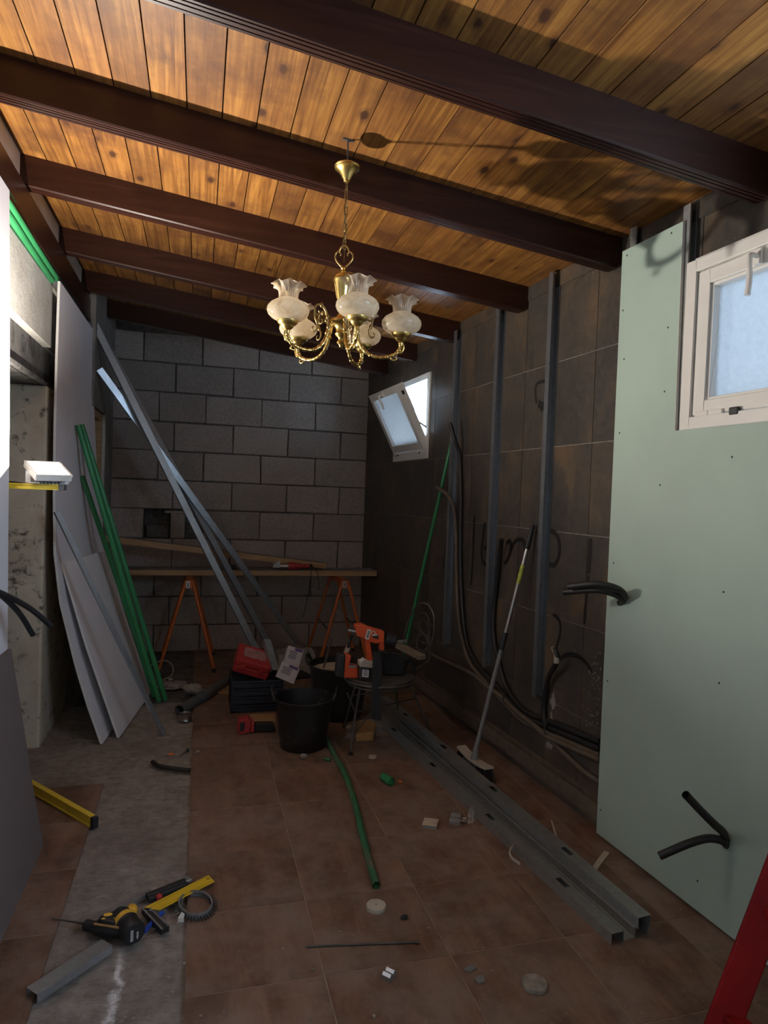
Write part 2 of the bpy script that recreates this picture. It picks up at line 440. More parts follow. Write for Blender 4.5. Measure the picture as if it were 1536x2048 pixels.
MT = dict(
 ceil=m_ceiling(), beam=m_beam(), block=m_block(), wtile=m_walltile(), ftile=m_floortile(), screed=m_screed(),
 grout=simple('pale_cement_grout', (.27, .24, .21), .95, var=.3, scale=20),
 fgrout=simple('tan_floor_grout', (.30, .225, .175), .95, var=.25, scale=20),
 mortar=simple('dark_mortar', (.13, .112, .10), .95, var=.4, scale=40, bmp=.8, bscale=60),
 plaster=m_plaster('old_white_plaster', (.50, .47, .42), (.64, .61, .56), (.19, .16, .13), .60),
 pillar=m_plaster('stained_render', (.50, .42, .31), (.68, .59, .45), (.085, .066, .046), .54),
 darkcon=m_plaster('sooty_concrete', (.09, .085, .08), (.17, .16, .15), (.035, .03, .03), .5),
 tan=m_plaster('brown_render', (.20, .17, .145), (.30, .26, .225), (.12, .10, .085), .58),
 roof=simple('roof_boarding', (.03, .016, .010), .9),
 white=simple('white_lacquered_frame', (.80, .77, .72), .35, var=.03),
 handle=simple('white_plastic', (.78, .75, .71), .3, var=.02),
 frost=m_frosted(), black=simple('black_rubber', (.018, .018, .019), .55, var=.3),
 green_pb=simple('green_moisture_board', (.42, .53, .455), .75, var=.045, scale=3),
 gyp=simple('gypsum_core', (.72, .70, .66), .95, var=.08, scale=60),
 pb=simple('grey_white_plasterboard_paper', (.78, .765, .79), .85, var=.04, scale=4),
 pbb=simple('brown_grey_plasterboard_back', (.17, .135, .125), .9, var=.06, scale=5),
 galv=m_metal('galvanised_steel', (.52, .56, .60), .34, .85), galvs=m_metal('stud_steel', (.36, .38, .40), .36, .85), galvd=m_metal('dull_galvanised_steel', (.42, .43, .42), .45, .8),
 brass=m_metal('cast_brass', (.66, .46, .155), .27, 1.0),
 brassd=m_metal('aged_brass', (.34, .24, .10), .38, 1.0),
 shade=m_glassshade(), ruffle=m_clearglass(),
 gtube=simple('green_pipe', (.035, .24, .085), .38, var=.12, scale=6), gtubed=simple('dusty_green_pipe', (.035, .15, .065), .5, var=.25, scale=12, dirt=(.16, .14, .11), dirt_amt=.58),
 orange=simple('orange_painted_steel', (.50, .125, .025), .45, var=.15, scale=10, dirt=(.14, .06, .03), dirt_amt=.66),
 timber=m_wood('raw_pine', (.34, .195, .085), (.50, .31, .15)), dtimber=m_wood('dusty_board', (.21, .165, .115), (.32, .265, .195)),
 greytop=simple('dusty_grey_wood_top', (.235, .215, .20), .9, var=.2, scale=20),
 conduit=simple('dusty_conduit', (.115, .088, .062), .65, var=.25, scale=20), conduitb=simple('black_conduit', (.016, .015, .015), .5, var=.3, scale=30, bmp=.3, bscale=200),
 yellow=simple('yellow_paint', (.80, .52, .028), .4, var=.08), yellowb=simple('yellow_lacquer', (.82, .60, .05), .35, var=.05),
 red=simple('red_plastic', (.40, .030, .028), .45, var=.12, dirt=(.35, .15, .13), dirt_amt=.66),
 ladder=simple('red_painted_steel', (.27, .006, .008), .5, var=.22, scale=8, dirt=(.10, .008, .008), dirt_amt=.62, spec=.25),
 redt=simple('orange_red_plastic', (.62, .085, .022), .4, var=.1),
 bucket=simple('black_rubber_bucket', (.012, .012, .012), .42, var=.4, scale=9, dirt=(.14, .12, .10), dirt_amt=.63),
 crate=simple('dark_blue_plastic', (.014, .018, .030), .5, var=.25, dirt=(.09, .08, .07), dirt_amt=.66),
 pvc=simple('grey_pvc', (.105, .105, .110), .5, var=.12), tin=m_metal('tin', (.45, .43, .40), .3, .95),
 con=simple('grey_concrete', (.30, .275, .25), .95, var=.2, scale=30, bmp=.6, bscale=90),
 plas=simple('tan_plaster_mix', (.46, .39, .30), .95, var=.25, scale=20, bmp=.8, bscale=50, bdist=.01),
 paper=simple('printed_card', (.55, .50, .52), .7, var=.08), purple=simple('violet_print', (.12, .06, .20), .6), ink=simple('black_ink', (.03, .03, .035), .7),
 wtag=simple('white_label', (.72, .71, .68), .6, var=.05), film=m_film(),
 iron=simple('dark_iron_wire', (.11, .10, .09), .45, metal=.4, var=.3), pot=simple('dark_fabric', (.02, .02, .021), .9, var=.3),
 blueplastic=simple('blue_plastic', (.02, .07, .42), .4), bone=simple('cream_plastic', (.50, .44, .36), .6, var=.12), cord=simple('beige_cable', (.36, .32, .26), .6),
 orangebit=simple('orange_plastic', (.75, .16, .02), .45), stone=simple('rubble', (.27, .235, .20), .95, var=.35, scale=30, bmp=.7),
 spray=m_spray(), led=m_emit('lit_led_chip', (1.0, .92, .82), LAMP), ledp=m_emit('lit_led_diffuser', (1.0, .91, .77), 90.0), greyp=simple('grey_plastic', (.19, .19, .19), .55), house=simple('white_house_render', (.80, .76, .70), .9, var=.06),
 lamphouse=simple('white_lamp_housing', (.70, .68, .64), .4), ylevel_end=simple('grey_end_cap', (.10, .10, .10), .5), foam=simple('amber_foam', (.36, .19, .07), .8, var=.3),
 bronze=m_metal('warm_steel', (.50, .46, .42), .3, .9), yellowtool=simple('yellow_tool_plastic', (.78, .44, .05), .4), lime=simple('lime_label', (.50, .60, .08), .5, var=.4, scale=60),
)
from mathutils import noise as mnoise
# ================================================================= SETTING
Y0 = -1.2; YB = 6.10
XL = -0.80
# ---- floor: rough screed with tiles laid on it
m = MB()
m.boxb(-2.0, 2.3, Y0-.1, 6.4, -.2, -.022)
floor = tag(m.build('floor', MT['screed'], origin=(0,0,0)), kind='structure')
m = MB(); nx, ny = 40, 150; gx0, gx1, gy0, gy1 = -1.05, .01, .8, 6.12
vs_ = []
for j in range(ny+1):
    for i in range(nx+1):
        x = gx0+(gx1-gx0)*i/nx; y = gy0+(gy1-gy0)*j/ny
        h = mnoise.fractal(Vector((x*9, y*9, 3)), 1.0, 2.0, 4)*.006 - .010
        if -.42 < x < .005 and y < 3.6: h -= .003
        vs_.append((x, y, h))
m.add(vs_, [(j*(nx+1)+i, j*(nx+1)+i+1, (j+1)*(nx+1)+i+1, (j+1)*(nx+1)+i) for j in range(ny) for i in range(nx)], True)
m.build('screed_surface', MT['screed'], floor)
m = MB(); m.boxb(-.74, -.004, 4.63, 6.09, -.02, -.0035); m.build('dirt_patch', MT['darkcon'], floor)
TW = .40; TR0 = 3.023; TD = .3735
def prism_tile(mb, x0, x1, y0, y1, z0, z1, clip=False):
    g = .0022
    x0 += g; y0 += g; y1 -= g; x1 -= g
    a, b = x1, x1
    if clip: a, b = min(x1, rwx(y0)-.002), min(x1, rwx(y1)-.002)
    mb.hexa([(x0,y0,z0),(a,y0,z0),(b,y1,z0),(x0,y1,z0),(x0,y0,z1),(a,y0,z1),(b,y1,z1),(x0,y1,z1)])
m = MB()
m.add([(0.002,.5,-.0014),(rwx(.5),.5,-.0014),(rwx(YB),YB,-.0014),(0.002,YB,-.0014)], [(0,1,2,3)])
m.add([(-1.0,.5,-.0014),(-.402,.5,-.0014),(-.402,3.39,-.0014),(-1.0,3.39,-.0014)], [(0,1,2,3)])
m.build('grout_bed', MT['fgrout'], floor)
std = None
for k in range(-6, 9):
    y0 = TR0+TD*k; y1 = min(y0+TD, YB)
    for c in range(0, 5):
        x0 = c*TW; x1 = x0+TW
        if x1 < rwx(y1)-.01 and y1-y0 > TD-.001:
            if std is None:
                m = MB(); prism_tile(m, 0, TW, 0, TD, -.012, 0); std = m.build('tile', MT['ftile'], None, origin=(0,0,0))
                o = std
            else: o = std.copy(); col.objects.link(o)
            o.parent = floor; o.location = (x0, y0, random.uniform(-.0006, .0004))
        else:
            m = MB(); prism_tile(m, x0, x1, y0, y1, -.012, 0, True)
            m.build('tile', MT['ftile'], floor)
for k in range(-6, 1):
    y0 = TR0+TD*k
    for x0 in (-.80, -1.20):
        o = std.copy(); col.objects.link(o); o.parent = floor; o.location = (x0, y0, -.0005)

# ---- wall openings on the right wall (s, z): two windows and an added fill opening
WZ0, WZ1 = 1.715, 2.345
WIN1 = (1.40, 2.098, 1.712, 2.328)
WIN2 = (4.60, 5.330, WZ0, WZ1)
FILL_OPENING = (-1.0, 1.15, 1.712, 2.48)        # unglazed opening added for fill light, unseen beside the camera
def rbox(mb, s0, s1, z0, z1, o0, o1, ztop=None):
    P = [RW(s0,z0,o0), RW(s0,z0,o1), RW(s1,z0,o1), RW(s1,z0,o0)]
    T = [RW(s0,z1,o0), RW(s0,z1,o1), RW(s1,z1,o1), RW(s1,z1,o0)]
    mb.hexa(P+T)
m = MB()
for r0 in rect_minus((Y0, 6.3, -.2, 3.0), WIN1):
    for r1 in [q for a in rect_minus(r0, WIN2) for q in rect_minus(a, FILL_OPENING)]: rbox(m, r1[0], r1[1], r1[2], r1[3], -.17, -.004)
wall_right = tag(m.build('wall_right', MT['grout'], origin=(1.74,2.5,0)), kind='structure')
zl = [-.02, -.008, .437, .860, 1.283, 1.707, 2.130, 2.554, 2.70]
for i in range(len(zl)-1):
    if i == 0: continue
    for k in range(-7, 6):
        s0 = 2.69+.605*k; s1 = s0+.605; s1 = min(s1, 6.14)
        r = (s0+.002, s1-.002, zl[i]+.002, zl[i+1]-.002)
        R = rect_minus(r, WIN1); R = [q for a in R for q in rect_minus(a, WIN2)]; R = [q for a in R for q in rect_minus(a, FILL_OPENING)]
        if not R: continue
        m = MB()
        for q in R: rbox(m, q[0], q[1], q[2], q[3], -.010, 0.0)
        m.build('tile', MT['wtile'], wall_right)

# ---- back wall of concrete blocks
m = MB()
NX0, NX1, NZ0, NZ1 = -.458, .04, .987, 1.2415
for q in rect_minus((-1.05, 1.75, -.2, 2.95), (NX0, NX1, NZ0, NZ1)):
    m.boxb(q[0], q[1], YB+.016, YB+.17, q[2], q[3])
m.boxb(-1.05, 1.75, YB+.17, YB+.22, -.2, 2.95)
wall_back = tag(m.build('wall_back', MT['mortar'], origin=(0,YB,0)), kind='structure')
rows = {0:(-.35,.04,.53,1.02), 1:(-.35,.04,.53,1.02), 2:(-.227,.26,.76,1.25), 3:(-.357,.039,.53,1.02), 4:(-.217,.28,.773,1.264),
        5:(NX0,NX1,.535,1.028), 6:(-.222,.281,.77,1.261), 7:(-.354,.029,.528,1.023), 8:(-.224,.278,.769,1.256),
        9:(-.358,.035,.524,1.011), 10:(-.227,.268,.764,1.248), 11:(-.494,-.004,.484,.966)}
for k, js in rows.items():
    z0 = -.031+.2545*(k-1); z1 = z0+.2545
    xs = [-.86, *js, 1.58]
    for a, b in zip(xs[:-1], xs[1:]):
        if k == 5 and a == NX0: continue
        if k == 0: continue
        rx = random.Random(int(a*1000)+k*77)
        j = lambda s=.004: rx.uniform(-s, s)
        g = .006
        f = YB + rx.uniform(-.003, .006)
        zt0, zt1 = min(z1-g, zc(a)-.004), min(z1-g, zc(b)-.004)
        A = [(a+g+j(), f, z0+g+j()), (b-g+j(), f, z0+g+j()), (b-g+j(), f, zt1+j()), (a+g+j(), f, zt0+j())]
        B = [(p[0], YB+.03, p[2]) for p in A]
        mm = MB(); mm.hexa([A[0], A[1], B[1], B[0], A[3], A[2], B[2], B[3]])
        mm.build('block', MT['block'], wall_back, bevel=.005)
# broken-out niche: a stub of block on end with a small lintel slab, and a low block at the back
m = MB(); m.boxb(-.285, .02, YB+.0, YB+.07, 1.208, 1.232); m.build('slab', MT['block'], wall_back, bevel=.003)
m = MB(); m.boxb(-.235, -.115, YB+.012, YB+.13, .99, 1.207); m.build('block', MT['block'], wall_back, bevel=.006)
m = MB(); m.boxb(-.44, -.25, YB+.08, YB+.16, .99, 1.10); m.build('block', MT['mortar'], wall_back, bevel=.006)

# ---- left wall
m = MB()
T = 3.0
m.boxb(XL-.20, XL, Y0, 2.5, -.1, T)                # near the camera
m.boxb(XL-.20, XL, 2.5, 3.12, -.1, 1.404)          # low wall in the opening
m.boxb(XL-.20, XL, 2.5, 6.2, 2.50, T)              # above the plaster band
wall_left = tag(m.build('wall_left', MT['plaster'], origin=(XL,3,0)), kind='structure')
m = MB(); m.boxb(XL-.22, XL, 3.95, 5.02, -.1, 1.955); m.build('rendered_pillar', MT['pillar'], wall_left, bevel=.012)
m = MB(); m.boxb(XL-.20, XL-.035, 2.5, 5.02, 1.955, 2.165)
m.boxb(XL-.04, XL-.01, 2.5, 5.02, 1.955, 1.975); m.build('concrete_lintel', MT['darkcon'], wall_left)
m = MB(); m.boxb(XL-.20, XL+.005, 2.5, 3.985, 2.165, 2.50); m.build('plaster_band', MT['plaster'], wall_left, bevel=.004)
m = MB(); m.boxb(XL-.20, XL-.02, 3.985, 5.02, 2.165, 2.50); m.build('brown_band', MT['darkcon'], wall_left)
XF = -.725
m = MB()
m.boxb(XF-.28, XF, 5.67, 6.12, -.1, 2.95)
m.boxb(XF-.28, XF, 5.02, 5.67, -.1, .99)
m.boxb(XF-.28, XF, 5.02, 5.67, 1.985, 2.95)
m.build('brown_render', MT['tan'], wall_left)
win3 = thing('window_3', None, None, (XF-.1, 5.4, .99), kind='structure')
m = MB(); m.boxb(XF-.105, XF-.022, 5.60, 5.67, .99, 1.985); m.build('jamb', MT['timber'], win3, bevel=.003)
m = MB(); m.boxb(XF-.105, XF-.022, 5.02, 5.60, 1.93, 1.985); m.build('head', MT['timber'], win3, bevel=.003)
m = MB(); m.boxb(XF-.15, XF-.13, 5.02, 5.67, .99, 1.985); m.build('panel', MT['plaster'], win3)
m = MB(); m.boxb(XF-.022, XF-.002, 5.645, 5.672, .99, 1.985); m.build('stop', MT['plaster'], win3)
m = MB(); m.boxb(-1.95, -1.85, Y0, 6.3, -.2, 3.1); tag(m.build('wall_side', MT['tan'], origin=(-1.9,3,0)), kind='structure')
m = MB(); m.boxb(-2.0, 2.3, Y0-.15, Y0, -.2, 3.3)
tag(m.build('wall_front', MT['plaster'], origin=(0,Y0,0)), kind='structure')
m = MB(); m.boxb(-2.0, -1.0, 6.12, 6.3, -.2, 3.1); tag(m.build('wall_corner', MT['tan'], origin=(-1.5,6.2,0)), kind='structure')

# ---- ceiling: boarded, sloping down to the right
def slope(mb, x0, x1, y0, y1, d0, d1):
    mb.hexa([(x0,y0,zc(x0)+d0),(x1,y0,zc(x1)+d0),(x1,y1,zc(x1)+d0),(x0,y1,zc(x0)+d0),
             (x0,y0,zc(x0)+d1),(x1,y0,zc(x1)+d1),(x1,y1,zc(x1)+d1),(x0,y1,zc(x0)+d1)])
m = MB(); slope(m, -2.0, 2.3, Y0-.1, 6.35, .013, .10)
ceiling = tag(m.build('ceiling', MT['roof'], origin=(0,2,zc(0))), kind='structure')
for k in range(-7, 15):
    x0 = .041+.1225*k; x1 = x0+.1225
    if x1 > 1.93: break
    g = .0021
    m = MB(); a, b = x0+g, x1-g; ch = .0004
    prof = [(a, zc(a)+ch), (a+ch, zc(a+ch)), (b-ch, zc(b-ch)), (b, zc(b)+ch), (b, zc(b)+.014), (a, zc(a)+.014)]
    m.prism3([(p[0], Y0, p[1]) for p in prof], (0, 6.12-Y0, 0))
    org = Vector(((a+b)/2, 0, 0))
    o = m.build('plank', MT['ceil'], ceiling)

# ---- beams
BEAMS = [(1.84, 'topmost and nearest ceiling beam, dark brown, above the window beside the green board'),
         (2.600, 'second ceiling beam from the camera, dark brown, just behind the chandelier canopy'),
         (3.360, 'third dark brown ceiling beam, with soot marks in its middle'),
         (4.200, 'fourth ceiling beam, warmer brown, crossing just above the chandelier shades'),
         (4.950, 'fifth dark ceiling beam, in shadow behind the chandelier'),
         (5.620, 'last reddish brown ceiling beam, lowest in the picture above the block wall')]
bp = [(0,.137),(0,.006),(.005,0),(.013,0),(.014,.005),(.018,.005),(.019,0),(.029,0),(.030,.005),(.034,.005),(.035,0),(.049,0),(.050,.004),(.053,.004),(.054,0),(.064,0),(.068,.006),(.068,.137)]
for Yb, lab in BEAMS:
    xa, xb = -.86, rwx(Yb)-.002
    m = MB()
    y0 = Yb-.068
    A = [Vector((xa, y0+p[0], zb(xa)+p[1])) for p in bp]
    # rounded lower corner at the right-hand end
    R_ = .035
    rings = []
    for t in (0, .35, .7, 1):
        x = xb - R_ + R_*math.sin(t*math.pi/2); lift = R_*(1-math.cos(t*math.pi/2))*.8
        rings.append([Vector((x, y0+p[0], zb(x)+max(p[1], min(.137, p[1]+lift*(1-p[1]/.137))))) for p in bp])
    rings = [A]+rings; n = len(bp)
    vs_ = [p for r in rings for p in r]
    fs_ = [tuple(range(n))[::-1], tuple(range((len(rings)-1)*n, len(rings)*n))]
    for i in range(len(rings)-1):
        for k in range(n): fs_.append((i*n+k, i*n+(k+1)%n, (i+1)*n+(k+1)%n, (i+1)*n+k))
    m.add(vs_, fs_)
    tag(m.build('ceiling_beam', MT['beam']), lab, 'beam', 'ceiling beams')
m = MB(); m.boxb(XL+.001, XL+.04, Y0+.02, 6.08, 2.56, 2.715)
tag(m.build('ledger_beam', MT['beam'], bevel=.004), 'dark brown timber ledger along the left wall carrying the ceiling beams', 'beam')
# cornice strip where the boarding meets the tiled wall
m = MB()
for s0, s1 in ((Y0, 6.1),):
    P = []
    for s in (s0, s1):
        for (o, dz) in ((.0, -.075), (.006, -.075), (.006, 0), (0, 0)):
            p = RW(s, 0, o); P.append(Vector((p.x, p.y, zc(rwx(s))+dz-.001)))
    m.hexa([P[0],P[1],P[5],P[4],P[3],P[2],P[6],P[7]])
tag(m.build('trim_1', MT['wtile'], origin=(1.7,3,2.5)), kind='structure')

# ---- windows
def frame_rect(mb, s0, s1, z0, z1, w, o0, o1):
    rbox(mb, s0, s0+w, z0, z1, o0, o1); rbox(mb, s1-w, s1, z0, z1, o0, o1)
    rbox(mb, s0+w, s1-w, z0, z0+w, o0, o1); rbox(mb, s0+w, s1-w, z1-w, z1, o0, o1)
def lever(mb, base, along, out, up, L=.105):
    base = Vector(base)
    mb.box(base+out*.006, (.026, .05, .012), along, up, out)
    pts = catmull([base+out*.012, base+out*.04, base+out*.045-up*.03, base+out*.040-up*.07, base+out*.045-up*L], 6)
    mb.tube(pts, [.008]*8+[.0095]*(len(pts)-8), 10)
# closed window beside the green board
s0, s1, z0, z1 = WIN1
win1 = thing('window_1', None, None, RW(1.79, WZ0), kind='structure')
m = MB(); frame_rect(m, s0, s1, z0, z1, .045, -.05, .058); m.build('frame', MT['white'], win1, bevel=.003)
m = MB(); frame_rect(m, s0+.047, s1-.047, z0+.05, z1-.047, .052, -.03, .046)
sash = m.build('sash', MT['white'], win1, bevel=.004)
m = MB(); frame_rect(m, s0+.097, s1-.097, z0+.10, z1-.097, .012, -.02, .034); m.build('glazing_bead', MT['white'], sash, bevel=.002)
m = MB(); rbox(m, s0+.095, s1-.095, z0+.095, z1-.095, -.004, .004); m.build('pane', MT['frost'], win1)
m = MB()
for sa, sb in ((s1-.19, s1-.13), (s1-.128, s1-.07)): rbox(m, sa, sb, z0+.034, z0+.062, .046, .056)
m.build('hinge', MT['white'], win1, bevel=.003)
m = MB(); rbox(m, s1-.262, s1-.225, z0+.034, z0+.060, .046, .062); m.build('vent_cap', MT['black'], win1, bevel=.004)
m = MB(); lever(m, RW(1.79, z1-.075, .048), tR, nR, Vector((0,0,1)), .13); m.build('handle', MT['handle'], win1)
# far window: bottom-hung sash tipped into the room
s0, s1, z0, z1 = WIN2
win2 = thing('window_2', None, None, RW(4.96, WZ0), kind='structure')
m = MB(); frame_rect(m, s0, s1, z0, z1, .045, -.10, .012)
rbox(m, s0+.02, s1-.02, z0+.04, z0+.075, -.06, .012)
m.build('frame', MT['white'], win2, bevel=.003)
TILT = math.radians(27.0)
hz = z0+.075
su = Vector((0,0,1))*math.cos(TILT) + nR*math.sin(TILT)      # up along the tipped sash
so = nR*math.cos(TILT) - Vector((0,0,1))*math.sin(TILT)      # outwards of it, into the room
H0 = RW(s0+.035, hz, .014)
SL, SH = (s1-s0)-.07, .505
def sbox(mb, a0, a1, b0, b1, o0, o1):
    c = H0 + tR*((a0+a1)/2) + su*((b0+b1)/2) + so*((o0+o1)/2)
    mb.box(c, (a1-a0, b1-b0, o1-o0), tR, su, so)
m = MB(); w = .055
sbox(m, 0, w, 0, SH, -.04, .012); sbox(m, SL-w, SL, 0, SH, -.04, .012); sbox(m, w, SL-w, 0, w, -.04, .012); sbox(m, w, SL-w, SH-w, SH, -.04, .012)
sash = m.build('sash', MT['white'], win2, bevel=.004)
m = MB(); sbox(m, w-.004, SL-w+.004, w-.004, SH-w+.004, -.018, -.010); m.build('pane', MT['frost'], win2)
m = MB(); lever(m, H0+tR*(SL*.5)+su*(SH-.03)+so*.012, tR, so, su); m.build('handle', MT['handle'], sash)
m = MB(); m.box(H0+tR*.004+su*(SH-.07)-so*.01, (.010, .03, .02), tR, su, so); m.build('catch', MT['black'], sash)
m = MB()
m.tube([RW(s0+.03, z0+.20, -.04), H0+tR*.01+su*.22-so*.02], .006, 8); m.build('stay_arm', MT['greyp'], win2)
for a in (.10, .56):
    m = MB(); sbox(m, a, a+.02, -.045, -.02, .0, .014); m.build('hinge', MT['black'], win2, bevel=.002)
# white house across the way
m = MB(); m.boxb(6.0, 6.3, 5.0, 26.0, -3.0, 3.4)
hs = tag(m.build('neighbour_house', MT['house']), 'white rendered house seen through the tipped-open window', 'house')
m = MB(); m.boxb(5.9, 6.4, 4.9, 26.1, 3.4, 3.55); m.build('coping', MT['house'], hs)
m = MB(); m.boxb(5.97, 6.0, 12.0, 13.2, .8, 2.2); m.build('shutter', MT['greyp'], hs)

# portals guide the sampling of daylight through the two windows and the added opening
for (s0, s1, z0, z1) in (WIN1, WIN2, FILL_OPENING):
    ld = bpy.data.lights.new('daylight_portal', 'AREA'); ld.shape = 'RECTANGLE'; ld.size = s1-s0; ld.size_y = z1-z0
    ld.cycles.is_portal = True
    lo = bpy.data.objects.new('daylight_portal', ld); col.objects.link(lo)
    mm = Matrix((tR, Vector((0,0,1)).cross(-nR).cross(-nR).normalized(), -nR)).transposed().to_4x4()
    zax = -nR; xax = tR; yax = zax.cross(xax)
    mm = Matrix((xax, yax, zax)).transposed().to_4x4(); mm.translation = RW((s0+s1)/2, (z0+z1)/2, -.14)
    lo.matrix_world = mm
# ================================================================= LARGE THINGS
Z = Vector((0,0,1))
# ---- floodlight standing on a spirit level that rests in the wall opening (the lamp that lights the room)
ln_ = Vector((.205, -.36, .91)).normalized(); lw_ = Vector((.84, .54, 0)); lw_ = (lw_-ln_*lw_.dot(ln_)).normalized(); lu_ = ln_.cross(lw_)
LC = yp(97, 937, 2.93)
lvz = 1.4045
lamp = thing('floodlight', 'small lit LED floodlight standing on the yellow spirit level', 'lamp', (LC.x, 2.95, lvz+.024))
m = MB(); m.box(LC-ln_*.014, (.14, .138, .024), lw_, lu_, ln_); m.build('housing', MT['lamphouse'], lamp, bevel=.004)
m = MB(); m.box(LC-ln_*.034, (.09, .08, .018), lw_, lu_, ln_)
for i in range(6): m.box(LC-ln_*.036+lw_*(-.035+.014*i), (.004, .085, .028), lw_, lu_, ln_)
m.build('heat_sink', MT['greyp'], lamp)
m = MB(); c = LC-ln_*.001
for a in (-1, 1):
    m.box(c+lw_*(a*.0655), (.009, .138, .006), lw_, lu_, ln_); m.box(c+lu_*(a*.0645), (.122, .009, .006), lw_, lu_, ln_)
m.build('bezel', MT['lamphouse'], lamp)
m = MB(); h = ln_*.001
P = [LC+lw_*a*.061+lu_*b*.06+h for a, b in ((-1,-1),(1,-1),(1,1),(-1,1))]
m.add(P, [(0,1,2,3)]); o = m.build('led_panel', MT['ledp'], lamp)
m = MB(); P = [LC+lw_*a*.018+lu_*b*.018+ln_*.0016 for a, b in ((-1,-1),(1,-1),(1,1),(-1,1))]
m.add(P, [(0,1,2,3)]); m.build('led_chip', MT['led'], o)
m = MB()
fz = lvz+.0245
for a in (-1, 1):
    q = LC+lw_*(a*.074)-ln_*.014
    m.bar(q, Vector((q.x, q.y, fz+.003)), .004, .018, lw_)
q0 = LC-lw_*.074-ln_*.014; q1 = LC+lw_*.074-ln_*.014
m.bar((q0.x, q0.y, fz+.002), (q1.x, q1.y, fz+.002), .03, .004); m.build('bracket', MT['lamphouse'], lamp)
m = MB(); m.tube(catmull([LC-ln_*.04, LC-ln_*.06+Vector((-.05,.0,-.01)), Vector((-.74,2.99,1.43)), Vector((-.83,3.0,1.409)), Vector((-.98,3.02,1.4085))], 6), .004, 8)
m.build('cable', MT['black'], lamp)
def level(name, p0, p1, h, w, label, endmat):
    p0, p1 = Vector(p0), Vector(p1); t = (p1-p0).normalized()
    r = thing(name, label, 'level', (p0+p1)/2 - Z*(h/2))
    sd = t.cross(Z).normalized(); u = sd.cross(t)
    m = MB(); prof = [(-w/2,-h/2),(w/2,-h/2),(w/2,-h/2+.006),(w/2-.004,-h/2+.008),(w/2-.004,h/2-.008),(w/2,h/2-.006),(w/2,h/2),(-w/2,h/2),(-w/2,h/2-.006),(-w/2+.004,h/2-.008),(-w/2+.004,-h/2+.008),(-w/2,-h/2+.006)]
    m.sweep(prof, p0, p1, sd, u); m.build('beam', MT['yellowb'], r)
    for a, b in ((p0, -t), (p1, t)):
        m = MB(); m.box(a+b*.010, (w+.001, .022, h+.001), sd, t, u); m.build('end_cap', endmat, r, bevel=.002)
    m = MB(); c = (p0+p1)/2
    m.tube([c-t*.02+u*(h/2-.008), c+t*.02+u*(h/2-.008)], .006, 10); m.build('vial', MT['lime'], r)
    return r
level('spirit_level', (-1.12, 2.95, lvz+.0115), (-.545, 2.95, lvz+.0115), .023, .05, 'yellow spirit level sticking out at head height, carrying the lit floodlight', MT['ylevel_end'])
pa, pb_ = fl(62, 1572, .03), fl(186, 1643, .022)
d_ = (pb_-pa).normalized()
level('spirit_level', pa-d_*.14+Z*0, pb_, .046, .024, 'yellow spirit level with black end cap lying on the floor by the left board', MT['black'])

# ---- leaning sheets of plasterboard on the left
def sheet(name, ya, yb_, prof, mat, label, cat='plasterboard', t=.0125, shear=0.0, twist=0.0):
    # prof: list of (x, z) along the height, the sheet runs from ya to yb_; shear moves x with y
    r = MB(); n = len(prof); vs = []
    for side in (0, 1):
        for (x, z) in prof:
            for y in (ya, yb_):
                vs.append(Vector((x - side*t + shear*(y-ya)*(1-min(1, z/2.2)*twist), y, z)))
    fs = []
    for i in range(n-1):
        a = 2*i; b = 2*(i+1); o = 2*n
        fs += [(a, a+1, b+1, b), (o+a, o+b, o+b+1, o+a+1), (a, b, o+b, o+a), (a+1, o+a+1, o+b+1, b+1)]
    fs += [(0, 2*n, 2*n+1, 1), (2*n-2, 2*n-1, 4*n-1, 4*n-2)]
    r.add(vs, fs, False)
    ob = tag(r.build(name, mat), label, cat)
    # pale cut edge strip
    e = MB()
    for i in range(n-1):
        (x0, z0), (x1, z1) = prof[i], prof[i+1]
        e.hexa([(x0-.001, ya-.0012, z0), (x0-.001, ya, z0), (x0-t+.001, ya, z0), (x0-t+.001, ya-.0012, z0),
                (x1-.001, ya-.0012, z1), (x1-.001, ya, z1), (x1-t+.001, ya, z1), (x1-t+.001, ya-.0012, z1)])
    e.build('cut_edge', MT['gyp'], ob)
    return ob
sheet('plasterboard_sheet', 1.62, 2.85, [(-.672, .0), (-.694, .6), (-.703, 1.2), (-.710, 1.8), (-.720, 2.3), (-.726, 2.535)], MT['pb'],
      'tall pale plasterboard sheet at the left picture edge, brightly lit by the floodlight')
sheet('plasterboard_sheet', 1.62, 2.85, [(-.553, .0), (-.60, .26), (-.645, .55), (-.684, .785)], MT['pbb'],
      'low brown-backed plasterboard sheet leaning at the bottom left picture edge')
sheet('plasterboard_sheet', 3.92, 5.10, [(-.476, .0), (-.552, .221), (-.618, .445), (-.70, .78), (-.735, 1.05), (-.745, 1.35), (-.75, 1.7), (-.750, 2.1), (-.7465, 2.51)], MT['pb'],
      'tall bowed plasterboard sheet leaning on the left wall behind the green pipes', shear=.12, twist=.97)
sheet('plasterboard_sheet', 4.0, 4.86, [(-.398, .0), (-.575, .52), (-.7135, .99)], MT['pb'],
      'shorter plasterboard sheet leaning in front of the tall bowed one', shear=.135)

